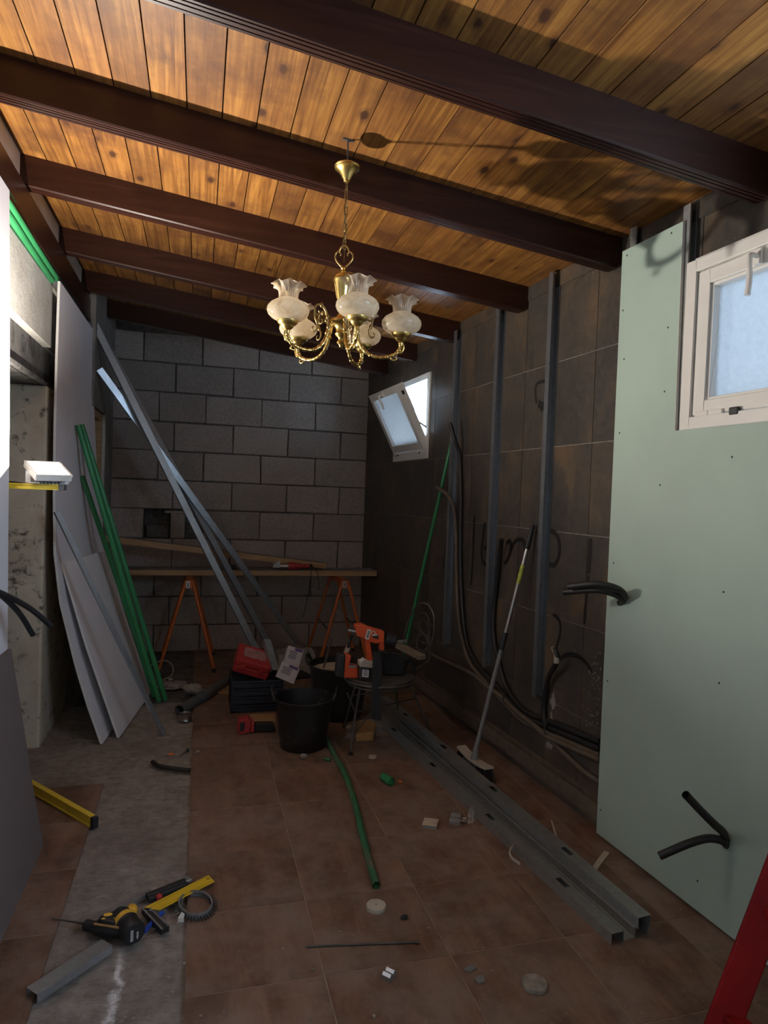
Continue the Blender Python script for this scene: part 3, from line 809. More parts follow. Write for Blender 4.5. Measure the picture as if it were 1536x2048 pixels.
# ---- green pipes and metal profiles leaning on them
gl_ = 'green plastic pipe leaning on the bowed plasterboard'
for i, (bt, tp, lab) in enumerate(((fl(318,1406), xp(156,850,-.722), 'longest green pipe leaning on the bowed plasterboard, left one of the pair'),
                                   (fl(331,1404), xp(163,849,-.722), 'green pipe leaning on the bowed plasterboard, right one of the long pair'),
                                   (fl(308,1396), xp(164,952,-.715), 'shorter green pipe leaning on the bowed plasterboard beside the long pair'))):
    t = (tp-bt).normalized()
    m = MB(); r0 = .0165
    pts = [bt+Z*.012, bt.lerp(tp, .33)+Vector((.006*i, 0, 0)), bt.lerp(tp, .66)+Vector((.004*i,0,0)), tp]
    pts = catmull(pts, 5)
    m.tube(pts, r0, 14, cap=False); m.tube(pts, r0-.0025, 14, cap=False)
    m.add([pts[-1]+Vector((0,0,0))], [])
    ob = tag(m.build('green_pipe', MT['gtube']), lab, 'pipe', 'green pipes on the left')
E0, E1 = fl(329, 1470), xp(114, 1022, -.712)
def profile(name, p0, p1, face, w, h, mat, label, cat='metal profile', group=None, lip=0, t=.0012, nosag=True):
    # channel whose web faces `face`, flanges behind it
    p0, p1 = Vector(p0), Vector(p1); d = (p1-p0).normalized(); f = Vector(face); f = (f-d*f.dot(d)).normalized(); a = d.cross(f)
    m = MB(); pr = [(x-w/2, -y) for x, y in uprof(w, h, t, lip)]
    m.sweep(pr, p0, p1, a, f)
    return tag(m.build(name, mat), label, cat, group)
profile('metal_profile', E0+Z*.003, E1, (.55,-.75,.25), .027, .016, MT['galv'], 'shiny metal profile leaning on the short plasterboard, foot nearest the camera')
tocam = Vector((-.05, -1, .12))
Ta0, Ta1 = fl(537, 1347, .004), xp(192, 652, -.742)
Tb0, Tb1 = fl(560, 1328, .004), xp(196, 656, -.742)
Tc0, Tc1 = fl(617, 1314, .004), xp(199, 738, -.706)
profile('metal_track', Ta0, Ta1+Vector((0,-.06,0)), (.25,-1,.2), .048, .028, MT['galvd'], 'leftmost of the three long metal tracks propped across the block wall', group='long metal tracks')
profile('metal_track', Tb0, Tb1+Vector((0,.03,0)), (.35,-1,.45), .048, .028, MT['galv'], 'brightest, middle one of the three long metal tracks propped across the block wall', group='long metal tracks')
profile('metal_track', Tc0, Tc1, (.1,-1,.2), .046, .028, MT['galv'], 'rightmost of the three long metal tracks, foot by the hollow block', group='long metal tracks')

# ---- green pipes bundled under the ledger
for i, (dz, dx) in enumerate(((2.585, .02), (2.548, .026), (2.522, .012))):
    m = MB(); pts = catmull([(XL+dx, 2.3, dz), (XL+dx+.006, 3.0, dz-.004), (XL+dx-.004, 3.5, dz-.008*(i==0)), (XL+dx, 4.02-.05*i, dz-.012)], 6)
    m.tube(pts, .0155, 12)
    tag(m.build('green_conduit', MT['gtube']), ('topmost', 'middle', 'lowest')[i]+' green conduit in the bundle under the timber ledger', 'conduit', 'green conduits under the ledger')
# black cable ends sticking out by the near board
for i, (e, zz) in enumerate((((103,1252), 1.02), ((66,1270), 1.01))):
    tip = yp(e[0], e[1], 2.74)
    m = MB(); pts = catmull([Vector((-.700, 2.50, 1.06)), Vector((-.668, 2.55, 1.055)), (Vector((-.66,2.6,1.04))+tip)/2+Vector((.0,0,.012)), tip], 6)
    m.tube(pts, .010, 10)
    tag(m.build('black_conduit', MT['conduitb']), ('longer', 'shorter')[i]+' black conduit end poking out beside the near left board', 'conduit', 'conduit ends at the left board')

# ---- studs on the tiled wall (C sections open towards the camera)
def stud(s, z0, z1, lab, mat, depth=.046, fl_=.035):
    m = MB(); t = .0014; lip = .007
    # section in (o, -s): web at far side
    pr = [(0,0),(depth,0),(depth,fl_),(depth-lip,fl_),(depth-lip,fl_-t),(depth-t,fl_-t),(depth-t,t),(t,t),(t,fl_-t),(lip,fl_-t),(lip,fl_),(0,fl_)]
    m.sweep(pr, RW(s, z0, .001), RW(s, z1, .001), nR, -tR)
    return tag(m.build('wall_stud', mat), lab, 'stud', 'wall studs')
stud(4.135, .455, 2.53, 'leftmost of the three bare metal wall studs, next to the green pole', MT['galvs'])
stud(3.570, .45, 2.555, 'middle one of the three bare metal wall studs', MT['galvs'])
stud(3.030, .44, 2.575, 'rightmost of the three bare metal wall studs, behind the broom handle', MT['galvs'])
stud(2.445, .40, 2.60, 'metal wall stud just showing above the green board', MT['galvd'], .035)
stud(2.150, .40, 2.56, 'dark metal stud in the gap between green board and window', MT['galvd'], .035)
for k, (s, z) in enumerate(((3.60, 1.70), (3.60, 1.285), (3.07, 1.283), (4.15, 1.1), (3.07, .95), (3.07, 2.13))): pass
# floor track along the foot of the wall
m = MB(); pr = [(0,0),(.048,0),(.048,.030),(.0465,.030),(.0465,.0015),(.0015,.0015),(.0015,.030),(0,.030)]
m.sweep([(p[0], p[1]) for p in pr], RW(2.35, .105, .001), RW(4.78, .105, .001), nR, Z)
m.sweep([(.0,0),(.030,0),(.030,.052),(.0285,.052),(.0285,.0015),(0,.0015)], RW(2.35, .05, .004), RW(4.78, .05, .004), nR, Z)
tag(m.build('wall_track', MT['conduit']), 'dusty metal track running along the foot of the tiled wall', 'metal track')

# ---- green moisture-resistant board with the window notch
pg = [(2.474,.012),(2.474,2.497),(2.137,2.497),(2.128,1.714),(0.2,1.714),(0.2,.012)]
gb = thing('green_plasterboard', 'large pale green plasterboard fixed to the right wall with a notch for the window', 'plasterboard', RW(1.4, .012, .045))
m = MB(); m.prism3([RW(s, z, .0375) for s, z in pg], nR*.0125); m.build('board', MT['green_pb'], gb)
m = MB(); m.prism3([RW(2.137,2.497,.0378), RW(2.128,1.714,.0378), RW(2.1265,1.714,.0378), RW(2.1355,2.497,.0378)], nR*.012); m.build('cut_edge', MT['gyp'], gb)
for (x, y) in ((1254,511),(1343,466),(1246,621),(1336,655),(1248,718),(1329,783),(1239,866),(1320,970),(1464,914),(1227,1126),(1447,1184),(1215,1362),(1438,1366),(1201,1620),(1395,1762)):
    p = rw(x, y, .0502)
    m = MB(); m.lathe([(0,.0004),(.0012,.0003),(.0035,.0007),(.0042,.0)], p, 8, tR, Z, nR); m.build('screw', MT['black'], gb)
def stub(paths, lab, r=.0135):
    for k, pts in enumerate(paths):
        P = catmull([rw(x, y, o) for x, y, o in pts], 7)
        m = MB(); m.tube(P, r, 12, cap=False); m.tube(P, r-.003, 12, cap=False)
        tag(m.build('conduit_end', MT['conduitb']), lab[k], 'conduit', 'conduit ends through the green board')
stub([[(1243,1203,.046),(1249,1193,.075),(1236,1178,.13),(1195,1168,.20),(1137,1173,.26)],
      [(1240,1206,.046),(1245,1199,.07),(1228,1188,.12),(1190,1180,.19),(1128,1184,.25)]],
     ['upper black conduit of the pair curving out of the green board at waist height', 'lower black conduit of the pair curving out of the green board at waist height'])
stub([[(1452,1686,.046),(1447,1666,.085),(1428,1648,.13),(1400,1620,.19),(1371,1589,.25)],
      [(1453,1690,.046),(1443,1681,.08),(1415,1677,.12),(1375,1688,.18),(1319,1712,.25)]],
     ['black conduit pointing up and left out of the lower green board', 'black conduit curving down and left out of the lower green board'])

# ---- conduits strapped to the tiled wall
def cond(pts, lab, mat='conduit', r=.0125, off=.016, name='wall_conduit'):
    P = catmull([rw(p[0], p[1], p[2] if len(p) > 2 else off) for p in pts], 6)
    m = MB(); m.tube(P, r, 10); m.tube([P[-1], P[-1]+(P[-1]-P[-2]).normalized()*.0005], r*.7, 10)
    return tag(m.build(name, MT[mat]), lab, 'conduit', 'conduits on the tiled wall')
cond([(900,846,.10),(910,880,.07),(920,915,.02),(922,1000),(921,1100),(924,1200),(932,1275),(948,1318),(985,1362),(1020,1402),(1050,1432),(1095,1453),(1200,1497)], 'long black-tipped conduit rising beside the leftmost wall stud', 'conduitb')
cond([(873,974,.09),(895,990,.06),(908,1020,.03),(912,1070),(913,1150),(917,1230),(925,1280),(940,1325),(975,1368),(1012,1408),(1045,1441),(1095,1466),(1200,1511)], 'conduit hooking towards the green pole with a bent open tip', 'conduit')
cond([(1003,1079,.05),(999,1110,.03),(993,1170),(987,1230),(988,1275),(998,1325),(1012,1372),(1035,1408),(1060,1428),(1098,1442),(1200,1483)], 'black conduit behind the broom handle, sweeping down to the bundle', 'conduitb', .013)
cond([(1108,1296,.07),(1114,1312,.07),(1112,1328,.055),(1098,1352,.035),(1090,1390),(1088,1430),(1094,1455,.03)], 'short black conduit with a tan open end right of the studs', 'conduitb', .013)
cond([(852,1299),(870,1312),(905,1329),(940,1345),(972,1370),(1003,1393),(1030,1420),(1070,1452),(1098,1475),(1150,1497),(1200,1520)], 'lowest conduit running from behind the chair to the bundle', 'conduit', .0125, .03)
cond([(1098,1478,.028),(1112,1490),(1135,1512),(1165,1540),(1200,1566)], 'conduit dropping from the bundle towards the green board foot', 'conduit', .0125, .014)
m = MB(); P = catmull([rw(x, y, .07-.0) for x, y in ((1107,1295),(1113,1310),(1113,1326))], 4); m.tube(P, .0138, 10)
tag(m.build('conduit_sleeve', MT['cord']), 'tan sleeve on the open end of the short black conduit', 'sleeve')
for k, (x, y, L) in enumerate(((1016,1396,.05), (1100,1459,.062))):
    p = rw(x, y, .018); m = MB()
    ring = [p + tR*(.008*math.cos(a)) + nR*(.026*math.cos(a)) + Z*(L*math.sin(a)*.75) for a in [2*math.pi*i/16 for i in range(16)]]
    m.tube(ring, .0028, 6, closed=True)
    tag(m.build('cable_tie', MT['black']), ('black cable tie around the conduits below the middle stud', 'black cable tie around the conduit bundle nearest the green board')[k], 'cable tie', 'cable ties on the conduits')

# ---- spray-painted setting-out marks and one dark arc, flat on the tiles
def strokes(polys, width=.016):
    me_v = []; me_f = []; den = []
    for pl in polys:
        wd = pl[0] if isinstance(pl[0], (int, float)) else width
        pl = pl[1:] if isinstance(pl[0], (int, float)) else pl
        P = catmull([rw(x, y, .0012) for x, y in pl], 6)
        base = len(me_v)
        for i, p in enumerate(P):
            t = (P[min(i+1, len(P)-1)]-P[max(i-1, 0)]).normalized(); s = t.cross(nR).normalized()
            e = .25 if i in (0, len(P)-1) else 1.0
            for q, dn in ((-1, 0), (-.45, .8), (0, 1), (.45, .8), (1, 0)):
                me_v.append(p + s*(q*wd)); den.append(dn*e)
        for i in range(len(P)-1):
            for k in range(4):
                a = base+i*5+k; me_f.append((a, a+1, a+6, a+5))
    return me_v, me_f, den
mk = [[(949,1030),(947,1075),(946,1110),(944,1145),(941,1172)],
      [(970,1043),(966,1075),(963,1105),(965,1122),(973,1130),(980,1120),(981,1104),(976,1094),(967,1098)],
      [(1008,1128),(1016,1118),(1022,1098),(1020,1082),(1012,1088)],
      [(1022,1100),(1030,1083),(1040,1079),(1047,1083),(1050,1100)],
      [(1090,1065),(1104,1063),(1115,1075),(1119,1095),(1117,1115),(1108,1130),(1098,1128)],
      [(1084,1082),(1076,1100),(1078,1120),(1086,1136)],
      [.019,(1181,1075),(1180,1100),(1178,1130),(1177,1148)], [.014,(1177,1148),(1173,1190),(1170,1225),(1168,1248)],
      [.012,(1098,762),(1080,764),(1072,772),(1071,790),(1073,808)], [.026,(1076,806),(1085,812),(1094,808)], [.018,(1082,812),(1085,822)],
      [.012,(1105,1228),(1118,1240),(1121,1260),(1116,1285),(1108,1305)],
      [.013,(1117,1318),(1135,1309),(1155,1312),(1172,1326),(1185,1345)],  # dark arc near the short conduit, drawn as one more stroke
      [.009,(893,1060),(890,1100),(886,1140)]]
V_, F_, D_ = strokes(mk)
me = bpy.data.meshes.new('spray_mark'); me.from_pydata([p-W[wall_right] for p in V_], [], F_); me.update()
at = me.attributes.new('paint_amount', 'FLOAT', 'POINT'); at.data.foreach_set('value', D_)
me.materials.append(MT['spray'])
o = bpy.data.objects.new('spray_mark', me); col.objects.link(o); o.parent = wall_right; W[o] = W[wall_right]
tag(o, 'black spray-painted figures and setting-out strokes, and a dark arc, on the tiles')
# torn plaster patches on the wall by the green board
def patch(cx, cy, rx, ry, seed, mat, o=.0015):
    rr = random.Random(seed); m = MB(); n = 22
    c = rw(cx, cy, o+.002); ring = []
    for i in range(n):
        a = 2*math.pi*i/n; k = rr.uniform(.6, 1.15); ring.append(rw(cx+rx*k*math.cos(a), cy+ry*k*math.sin(a), o))
    m.add([c]+ring, [(0, i+1, (i+1) % n+1) for i in range(n)]); return m
mm = MB()
for (cx, cy, rx, ry, sd) in ((1106,1403,6,18,1),(1103,1440,4,16,2),(1099,1490,8,12,3)):
    q = patch(cx, cy, rx, ry, sd, None); mm.add(q.v, q.f)
rr = random.Random(5)
for i in range(70):
    y = rr.uniform(1305, 1455); x = 1203 - abs(rr.gauss(0, 13)) - (y-1305)*.04
    q = patch(x, y, rr.uniform(.6, 2.2), rr.uniform(.6, 2.6), i, None); mm.add(q.v, q.f)
mm.build('plaster_splashes', MT['grout'], wall_right)['kind'] = 'stuff'
# ================================================================= CHANDELIER
CX, CY = .487, 2.42
def cz(y): return yp(690, y, CY).z
ch = thing('chandelier', 'five-armed brass chandelier with ruffled marbled glass shades hanging on a chain', 'chandelier', (CX, CY, 1.975))
zt = 2.63
def fluted(nf, amp, lo=0, hi=99):
    return lambda i, a, r, z: (r*(1+(amp*math.cos(nf*a) if lo <= i <= hi else 0)), z)
m = MB()
m.lathe([(0,0),(.046,0),(.047,-.004),(.044,-.008),(.045,-.011),(.036,-.016),(.029,-.024),(.021,-.036),(.015,-.047),(.011,-.053),(.012,-.056),(.007,-.060),(0,-.060)], (CX,CY,zt), 40, mod=fluted(18,.035,5,8))
m.build('canopy', MT['brass'], ch)
m = MB(); m.tube([(CX,CY,zt-.002),(CX,CY,zc(CX)-.001)], .0035, 8)
m.tube([(CX-.02,CY,zc(CX)-.001+.002),(CX+.02,CY,zc(CX)-.003)], .006, 8); m.build('ceiling_hook', MT['iron'], ch)
# chain
z1, z0 = zt-.058, 2.331
nl = 8; step = (z1-z0)/nl; Lk = step*1.28
for i in range(nl):
    c = Vector((CX, CY, z1-step*(i+.5))); ax = Vector((1,.3,0)).normalized() if i % 2 else Vector((-.3,1,0)).normalized()
    pts = []
    hw = .0062; hl = Lk/2
    for k in range(16):
        a = 2*math.pi*k/16
        pts.append(c + ax*(hw*math.cos(a)) + Z*((hl-hw)*(1 if math.sin(a) > 0 else -1) + hw*math.sin(a)))
    m = MB(); m.tube(pts, .0017, 6, closed=True); m.build('chain_link', MT['brassd'], ch)
m = MB(); m.tube(catmull([(CX+.004,CY+.003,z1+.01),(CX-.004,CY-.003,2.48),(CX+.004,CY+.004,2.40),(CX,CY,2.28)], 8), .0018, 6); m.build('wire', MT['brassd'], ch)
# heart loop
m = MB()
hx = Vector((.95,-.3,0)).normalized()
def H(x, z): return Vector((CX,CY,0)) + hx*x + Z*z
m.tube(catmull([H(0,2.258), H(-.012,2.268), H(-.030,2.290), H(-.031,2.310), H(-.021,2.319), H(-.013,2.312), H(-.014,2.303)], 6), .0032, 8)
m.tube(catmull([H(0,2.258), H(.012,2.268), H(.030,2.290), H(.031,2.310), H(.021,2.319), H(.013,2.312), H(.014,2.303)], 6), .0032, 8)
m.tube(catmull([H(-.019,2.318), H(-.012,2.334), H(0,2.341), H(.012,2.334), H(.019,2.318)], 6), .0032, 8)
m.build('hanging_loop', MT['brass'], ch)
# baluster body
m = MB()
m.lathe([(0,2.262),(.010,2.262),(.011,2.257),(.007,2.253),(.008,2.247),(.012,2.244),(.018,2.240),(.028,2.233),(.034,2.224),(.036,2.214),(.033,2.210),(.033,2.204),(.030,2.196),(.027,2.178),(.024,2.160),(.020,2.145),(.019,2.139),(.021,2.136),(.015,2.130),(.012,2.118),(.012,2.095),(.016,2.088),(.020,2.082),(.030,2.076),(.043,2.068),(.046,2.062),(.043,2.056),(.030,2.050),(.022,2.040),(.019,2.026),(.024,2.018),(.019,2.010),(.011,2.004),(.009,1.998),(.015,1.992),(.017,1.987),(.012,1.981),(.007,1.977),(.006,1.971),(0,1.967)], (CX,CY,0), 40, mod=fluted(16,.045,11,16))
m.build('column', MT['brass'], ch)
# arms, cups and shades
for k in range(5):
    th = math.radians(56+72*k); rd = Vector((math.cos(th), math.sin(th), 0)); tg = Vector((-rd.y, rd.x, 0))
    def A(r, z, s=0.0): return Vector((CX,CY,0)) + rd*r + Z*z + tg*s
    m = MB()
    P = catmull([A(.030,2.064), A(.046,2.055), A(.056,2.030), A(.064,1.998), A(.082,1.966), A(.110,1.945), A(.145,1.938), A(.180,1.943), A(.205,1.955), A(.217,1.972), A(.220,1.990)], 5)
    n = len(P)
    m.tube(P, [.0068+.0022*math.sin(i*2.1)*(.5+.5*math.sin(i*.7)) for i in range(n)], 10)
    for r, z in ((.060,2.012),(.110,1.9445),(.170,1.9400),(.214,1.966)): m.ball(A(r, z), .0095, 10, 6, (1,1,.8))
    arm = m.build('arm', MT['brass'], ch)
    m = MB()
    S = catmull([A(.072,1.985), A(.060,2.015), A(.058,2.05), A(.066,2.085), A(.082,2.105), A(.100,2.108), A(.113,2.096), A(.113,2.078), A(.103,2.070), A(.094,2.077), A(.098,2.086)], 5)
    m.tube(S, [.0052-.0022*i/len(S) for i in range(len(S))], 8)
    S = catmull([A(.113,2.09), A(.112,2.06), A(.102,2.036), A(.104,2.016), A(.115,2.010), A(.123,2.018), A(.118,2.027)], 5)
    m.tube(S, [.0042-.0018*i/len(S) for i in range(len(S))], 8)
    for (r, z, s) in ((.063,2.07,.005),(.060,2.035,.006),(.107,2.05,.004),(.09,2.107,.005),(.063,2.06,-.005)): m.ball(A(r, z, s), .0065, 8, 5, (1,1,1.5))
    m.build('scroll', MT['brassd'], arm)
    m = MB()
    S = catmull([A(.216,1.955), A(.226,1.962), A(.231,1.978), A(.226,1.992), A(.216,1.990)], 5); m.tube(S, .004, 8)
    S = catmull([A(.18,1.944), A(.192,1.930), A(.206,1.934), A(.203,1.944)], 4); m.tube(S, .0032, 8)
    m.build('leaf_drop', MT['brass'], arm)
    c0 = A(.220, 0)
    m = MB()
    m.lathe([(0,1.984),(.007,1.985),(.009,1.990),(.0085,1.995),(.013,1.999),(.019,2.004),(.022,2.009),(.024,2.012),(.031,2.016),(.0345,2.021),(.0365,2.028),(.037,2.0315),(.035,2.0335),(.030,2.031),(0,2.030)], c0, 36, mod=fluted(18,.03,8,11))
    m.build('cup', MT['brass'], ch)
    sh = MB()
    body = [(.026,2.026),(.040,2.0285),(.056,2.036),(.068,2.047),(.0735,2.060),(.072,2.073),(.062,2.086),(.048,2.095),(.039,2.0995),(.0365,2.102)]
    sh.lathe(body, c0, 40)
    shade = sh.build('shade', MT['shade'], ch)
    def ruf(i, a, r, z):
        u = max(0, min(1, (z-2.103)/.050)); w = math.cos(7*a+k)
        return r*(1+.03*math.cos(28*a)*min(1, u*3)*(u < .8)) + .0085*u**2.5*w, z - .0065*u**3*w
    sh = MB()
    sh.lathe([(.0355,2.101),(.0335,2.108),(.0330,2.116),(.0340,2.125),(.0370,2.134),(.0410,2.141),(.0460,2.147),(.0520,2.151),(.0560,2.1525),(.0555,2.154),(.0500,2.1525),(.0440,2.148),(.0390,2.142),(.0352,2.135),(.0325,2.125),(.0315,2.116),(.0320,2.108),(.0340,2.1015)], c0, 112, mod=ruf)
    sh.build('ruffle', MT['ruffle'], shade)
    m = MB(); m.tube([c0+Z*2.03, c0+Z*2.065], .011, 12); m.build('bulb_holder', MT['bone'], ch)

# ================================================================= SAWHORSES AND PLANKS
def sawhorse(cx, label):
    r = thing('sawhorse', label, 'sawhorse', (cx, 5.6, 0), 'orange sawhorses under the planks')
    y0, y1, zt = 5.34, 5.86, .722
    m = MB(); m.prism3([(cx-.038, y0, zt-.035), (cx-.024, y0, zt-.002), (cx-.024, y0, zt), (cx+.024, y0, zt), (cx+.024, y0, zt-.002), (cx+.038, y0, zt-.035), (cx+.036, y0, zt-.036), (cx+.022, y0, zt-.003), (cx-.022, y0, zt-.003), (cx-.036, y0, zt-.036)], (0, y1-y0, 0))
    m.build('rail', MT['orange'], r)
    for yy, f in ((y0+.012, -.035), (y1-.012, .035)):
        m = MB(); m.prism3([(cx-.050, yy-.003, zt-.085), (cx-.034, yy-.003, zt-.004), (cx+.034, yy-.003, zt-.004), (cx+.050, yy-.003, zt-.085), (cx+.028, yy-.003, zt-.080), (cx, yy-.003, zt-.055), (cx-.028, yy-.003, zt-.080)], (0,.006,0)); m.build('gusset', MT['orange'], r)
        for sx in (-1, 1):
            m = MB(); p0 = Vector((cx+sx*.026, yy+.006, zt-.02)); p1 = Vector((cx+sx*.212, yy+f, .004))
            m.tube([p0, p1], .0135, 10)
            leg = m.build('leg', MT['orange'], r)
            m = MB(); d = (p1-p0).normalized(); m.tube([p1-d*.03, p1], .0155, 10); m.build('foot_cap', MT['black'], leg)
    for sx in (-1, 1):
        t = .56; xx = cx+sx*(.026+(.212-.026)*t); zz = zt-.02-(zt-.024)*t
        m = MB(); m.tube([(xx, y0+.0, zz), (xx, y1, zz)], .007, 8); m.build('spreader', MT['iron'], r)
    m = MB(); m.boxb(cx-.024, cx+.006, y0+.006-.0, y0+.0085, zt-.062, zt-.010); l = m.build('label_tag', MT['wtag'], r)
    m = MB()
    for i in range(3): m.boxb(cx-.014, cx+.000, y0+.005, y0+.0062, zt-.028-.012*i, zt-.021-.012*i)
    m.build('print', MT['ink'], l)
    return r
sawhorse(-.055, 'orange steel sawhorse on the left, in front of the block wall')
sawhorse(1.185, 'orange steel sawhorse on the right, by the dark tiled wall')
pk = thing('plank', 'long wooden plank lying level across both orange sawhorses', 'plank', (.44, 5.74, .7225), 'planks on the sawhorses')
m = MB(); m.boxb(-.685, 1.522, 5.62, 5.86, .7225, .7655); bd = m.build('board', MT['timber'], pk, bevel=.002)
m = MB(); m.boxb(-.685, 1.522, 5.6215, 5.86, .7656, .7666); m.build('dust_layer', MT['greytop'], pk)
p0, p1 = Vector((-.745, 5.605, 1.022)), Vector((1.08, 5.74, .798))
m = MB(); m.bar(p0, p1, .10, .048)
pk2 = tag(m.build('plank', MT['timber'], bevel=.002), 'wooden plank sloping down from the left sill onto the level plank', 'plank', 'planks on the sawhorses')
m = MB(); d = (p1-p0).normalized(); u = Vector((0,-1,0)).cross(d).normalized(); u = u if u.z > 0 else -u
m.bar(p0+u*.0252, p1+u*.0252, .098, .0012); m.build('dust_layer', MT['greytop'], pk2)
# rotary tool on the plank
PZ = .767
gr = thing('rotary_tool', 'red corded rotary tool lying on the level plank', 'power tool', (.66, 5.66, PZ))
def X_(px): return yp(px, 1130, 5.66).x
def lx(mb, prof, c=(0,5.66,PZ+.034), n=20): mb.lathe([(r, x) for x, r in prof], c, n, (0,1,0), (0,0,1), (1,0,0))
m = MB(); lx(m, [(X_(576),0),(X_(576),.030),(X_(580),.034),(X_(590),.034),(X_(593),.026),(X_(602),.025),(X_(603),0)]); m.build('body', MT['red'], gr)
m = MB(); lx(m, [(X_(560),0),(X_(560),.024),(X_(575.8),.030),(X_(575.8),0)]); m.build('gear_head', MT['tin'], gr)
m = MB(); lx(m, [(X_(603),.013),(X_(607),.015),(X_(610),.012),(X_(611),.020),(X_(619),.017),(X_(621),0)], (0,5.66,PZ+.036)); m.build('grip', MT['red'], gr)
m = MB(); m.prism3([yp(545,1135,5.64),yp(548,1127,5.64),yp(558,1122,5.64),yp(560.5,1124,5.64),yp(560.5,1135.5,5.64)], (0,.04,0)); m.build('guard', MT['galvd'], gr)
m = MB(); m.ball(yp(622,1131,5.655), .014, 10, 6)
m.tube(catmull([yp(622,1131,5.65), yp(622,1140,5.595), yp(620,1165,5.60), yp(615,1195,5.60), yp(606,1235,5.60)], 6), .0035, 6)
m.tube(catmull([yp(622,1131,5.65), yp(630,1138,5.595), yp(636,1150,5.60), yp(638,1180,5.60)], 6), .003, 6); m.build('cord', MT['black'], gr)
bl = thing('black_clamp', 'small black clamp lying on the level plank left of the red tool', 'clamp', (yp(460,1138,5.68).x, 5.68, PZ))
m = MB(); x = yp(460,1138,5.68).x
m.boxb(x-.04, x+.05, 5.665, 5.69, PZ, PZ+.018); m.boxb(x-.03, x-.012, 5.665, 5.69, PZ+.018, PZ+.045); m.build('bar', MT['black'], bl, bevel=.003)
m = MB(); m.tube([(x+.005,5.68,PZ+.032),(x+.045,5.68,PZ+.032)], .008, 10); m.build('screw_handle', MT['black'], bl)

# ================================================================= BUCKETS
def bucket(cx, cy, R, h, label, fill=None, hand=0.6):
    b = thing('bucket', label, 'bucket', (cx, cy, 0), 'black rubber buckets')
    r0 = R*.78
    m = MB(); m.lathe([(0,.0015),(r0-.008,.0015),(r0,.010),(r0+.25*(R-r0),h*.25),(r0+.6*(R-r0),h*.6),(R-.004,h-.018),(R+.006,h-.014),(R+.008,h-.004),(R+.003,h),(R-.006,h-.001),(r0+.6*(R-r0)-.008,h*.6),(r0-.010,.014),(0,.012)], (cx,cy,0), 40)
    m.build('body', MT['bucket'], b)
    for s in (-1, 1):
        a = Vector((math.cos(hand), math.sin(hand), 0))*s; tt = Vector((-a.y, a.x, 0)); c = Vector((cx,cy,h-.012)) + a*(R-.002)
        m = MB(); pts = catmull([c-tt*.055, c-tt*.048+Z*.03+a*.012, c-tt*.025+Z*.055+a*.02, c+tt*.025+Z*.055+a*.02, c+tt*.048+Z*.03+a*.012, c+tt*.055], 6)
        m.tube(pts, .0095, 10); m.build('handle', MT['bucket'], b)
    if fill:
        m = MB(); n = 28; rr = random.Random(3); R2 = r0+(R-r0)*fill/h-.010
        vs = [Vector((cx,cy,fill+.02))]; fs = []
        for j, q in enumerate((.35, .7, 1.0)):
            for i in range(n):
                a = 2*math.pi*i/n; vs.append(Vector((cx+R2*q*math.cos(a), cy+R2*q*math.sin(a), fill+rr.uniform(-.012,.015)*(q < 1))))
        for i in range(n):
            fs.append((0, 1+i, 1+(i+1) % n))
            for j in range(2): fs.append((1+j*n+i, 1+(j+1)*n+i, 1+(j+1)*n+(i+1) % n, 1+j*n+(i+1) % n))
        m.add(vs, fs, True); m.build('plaster_mix', MT['plas'], b)
    return b
bucket(.605, 3.70, .163, .285, 'black rubber bucket in front, empty with plaster smears and two loop handles', None, 2.95)
bucket(.905, 4.18, .195, .34, 'black rubber bucket behind, holding tan plaster mix, beside the chair', .30, 2.8)
# putty knife and stick standing in the rear bucket
m = MB(); m.bar((.93,4.24,.318), (.985,4.29,.42), .03, .004, (0,-1,.3)); k_ = thing('plaster_scraper', 'pale scraper stuck in the plaster of the rear bucket', 'scraper', (.93,4.24,.318)); m.build('blade', MT['bone'], k_)
m = MB(); m.tube([(.98,4.285,.41),(1.01,4.32,.49)], .010, 8); m.build('handle', MT['black'], k_)
m = MB(); m.tube([(.80,4.17,.318),(.86,4.32,.40),(.885,4.38,.45)], .007, 8)
tag(m.build('stirring_rod', MT['iron']), 'dark stirring rod leaning across the rear bucket', 'rod')

# ================================================================= CRATE, CASE, BROCHURES, HOLLOW BLOCK
cr_ = thing('plastic_crate', 'dark blue plastic crate carrying the red case', 'crate', (.40, 4.45, 0))
cx0, cx1, cy0, cy1, cz1 = .235, .565, 4.32, 4.62, .205
m = MB(); m.boxb(cx0, cx1, cy0, cy1, .004, .014); m.build('base', MT['crate'], cr_)
for i in range(4):
    z = .004+.052*i
    m = MB()
    for (a, b, c, d) in ((cx0,cx1,cy0,cy0+.012),(cx0,cx1,cy1-.012,cy1),(cx0,cx0+.012,cy0+.012,cy1-.012),(cx1-.012,cx1,cy0+.012,cy1-.012)):
        m.boxb(a, b, c, d, z, z+.044)
        if c == cy0: m.boxb(a, b, c-.006, c, z+.036, z+.044)
    m.build('side_slat', MT['crate'], cr_, bevel=.002)
for x in (cx0, cx1-.016):
    for y in (cy0, cy1-.016):
        m = MB(); m.boxb(x, x+.016, y, y+.016, .004, cz1); m.build('corner_post', MT['crate'], cr_)
m = MB(); m.boxb(cx0+.013, cx1-.013, cy0+.013, cy1-.013, .015, .17); m.build('contents', MT['pot'], cr_)
ca = thing('red_case', 'red plastic tool case tilted on top of the dark crate', 'tool case', (.39, 4.45, .2))
ax = Vector((.95,-.04,-.30)).normalized(); ay = Vector((.12,.94,.32)); ay = (ay-ax*ay.dot(ax)).normalized(); az = ax.cross(ay)
cc = Vector((.375, 4.47, .292))
m = MB(); m.box(cc-az*.022, (.235, .20, .052), ax, ay, az); m.build('body', MT['red'], ca, bevel=.008)
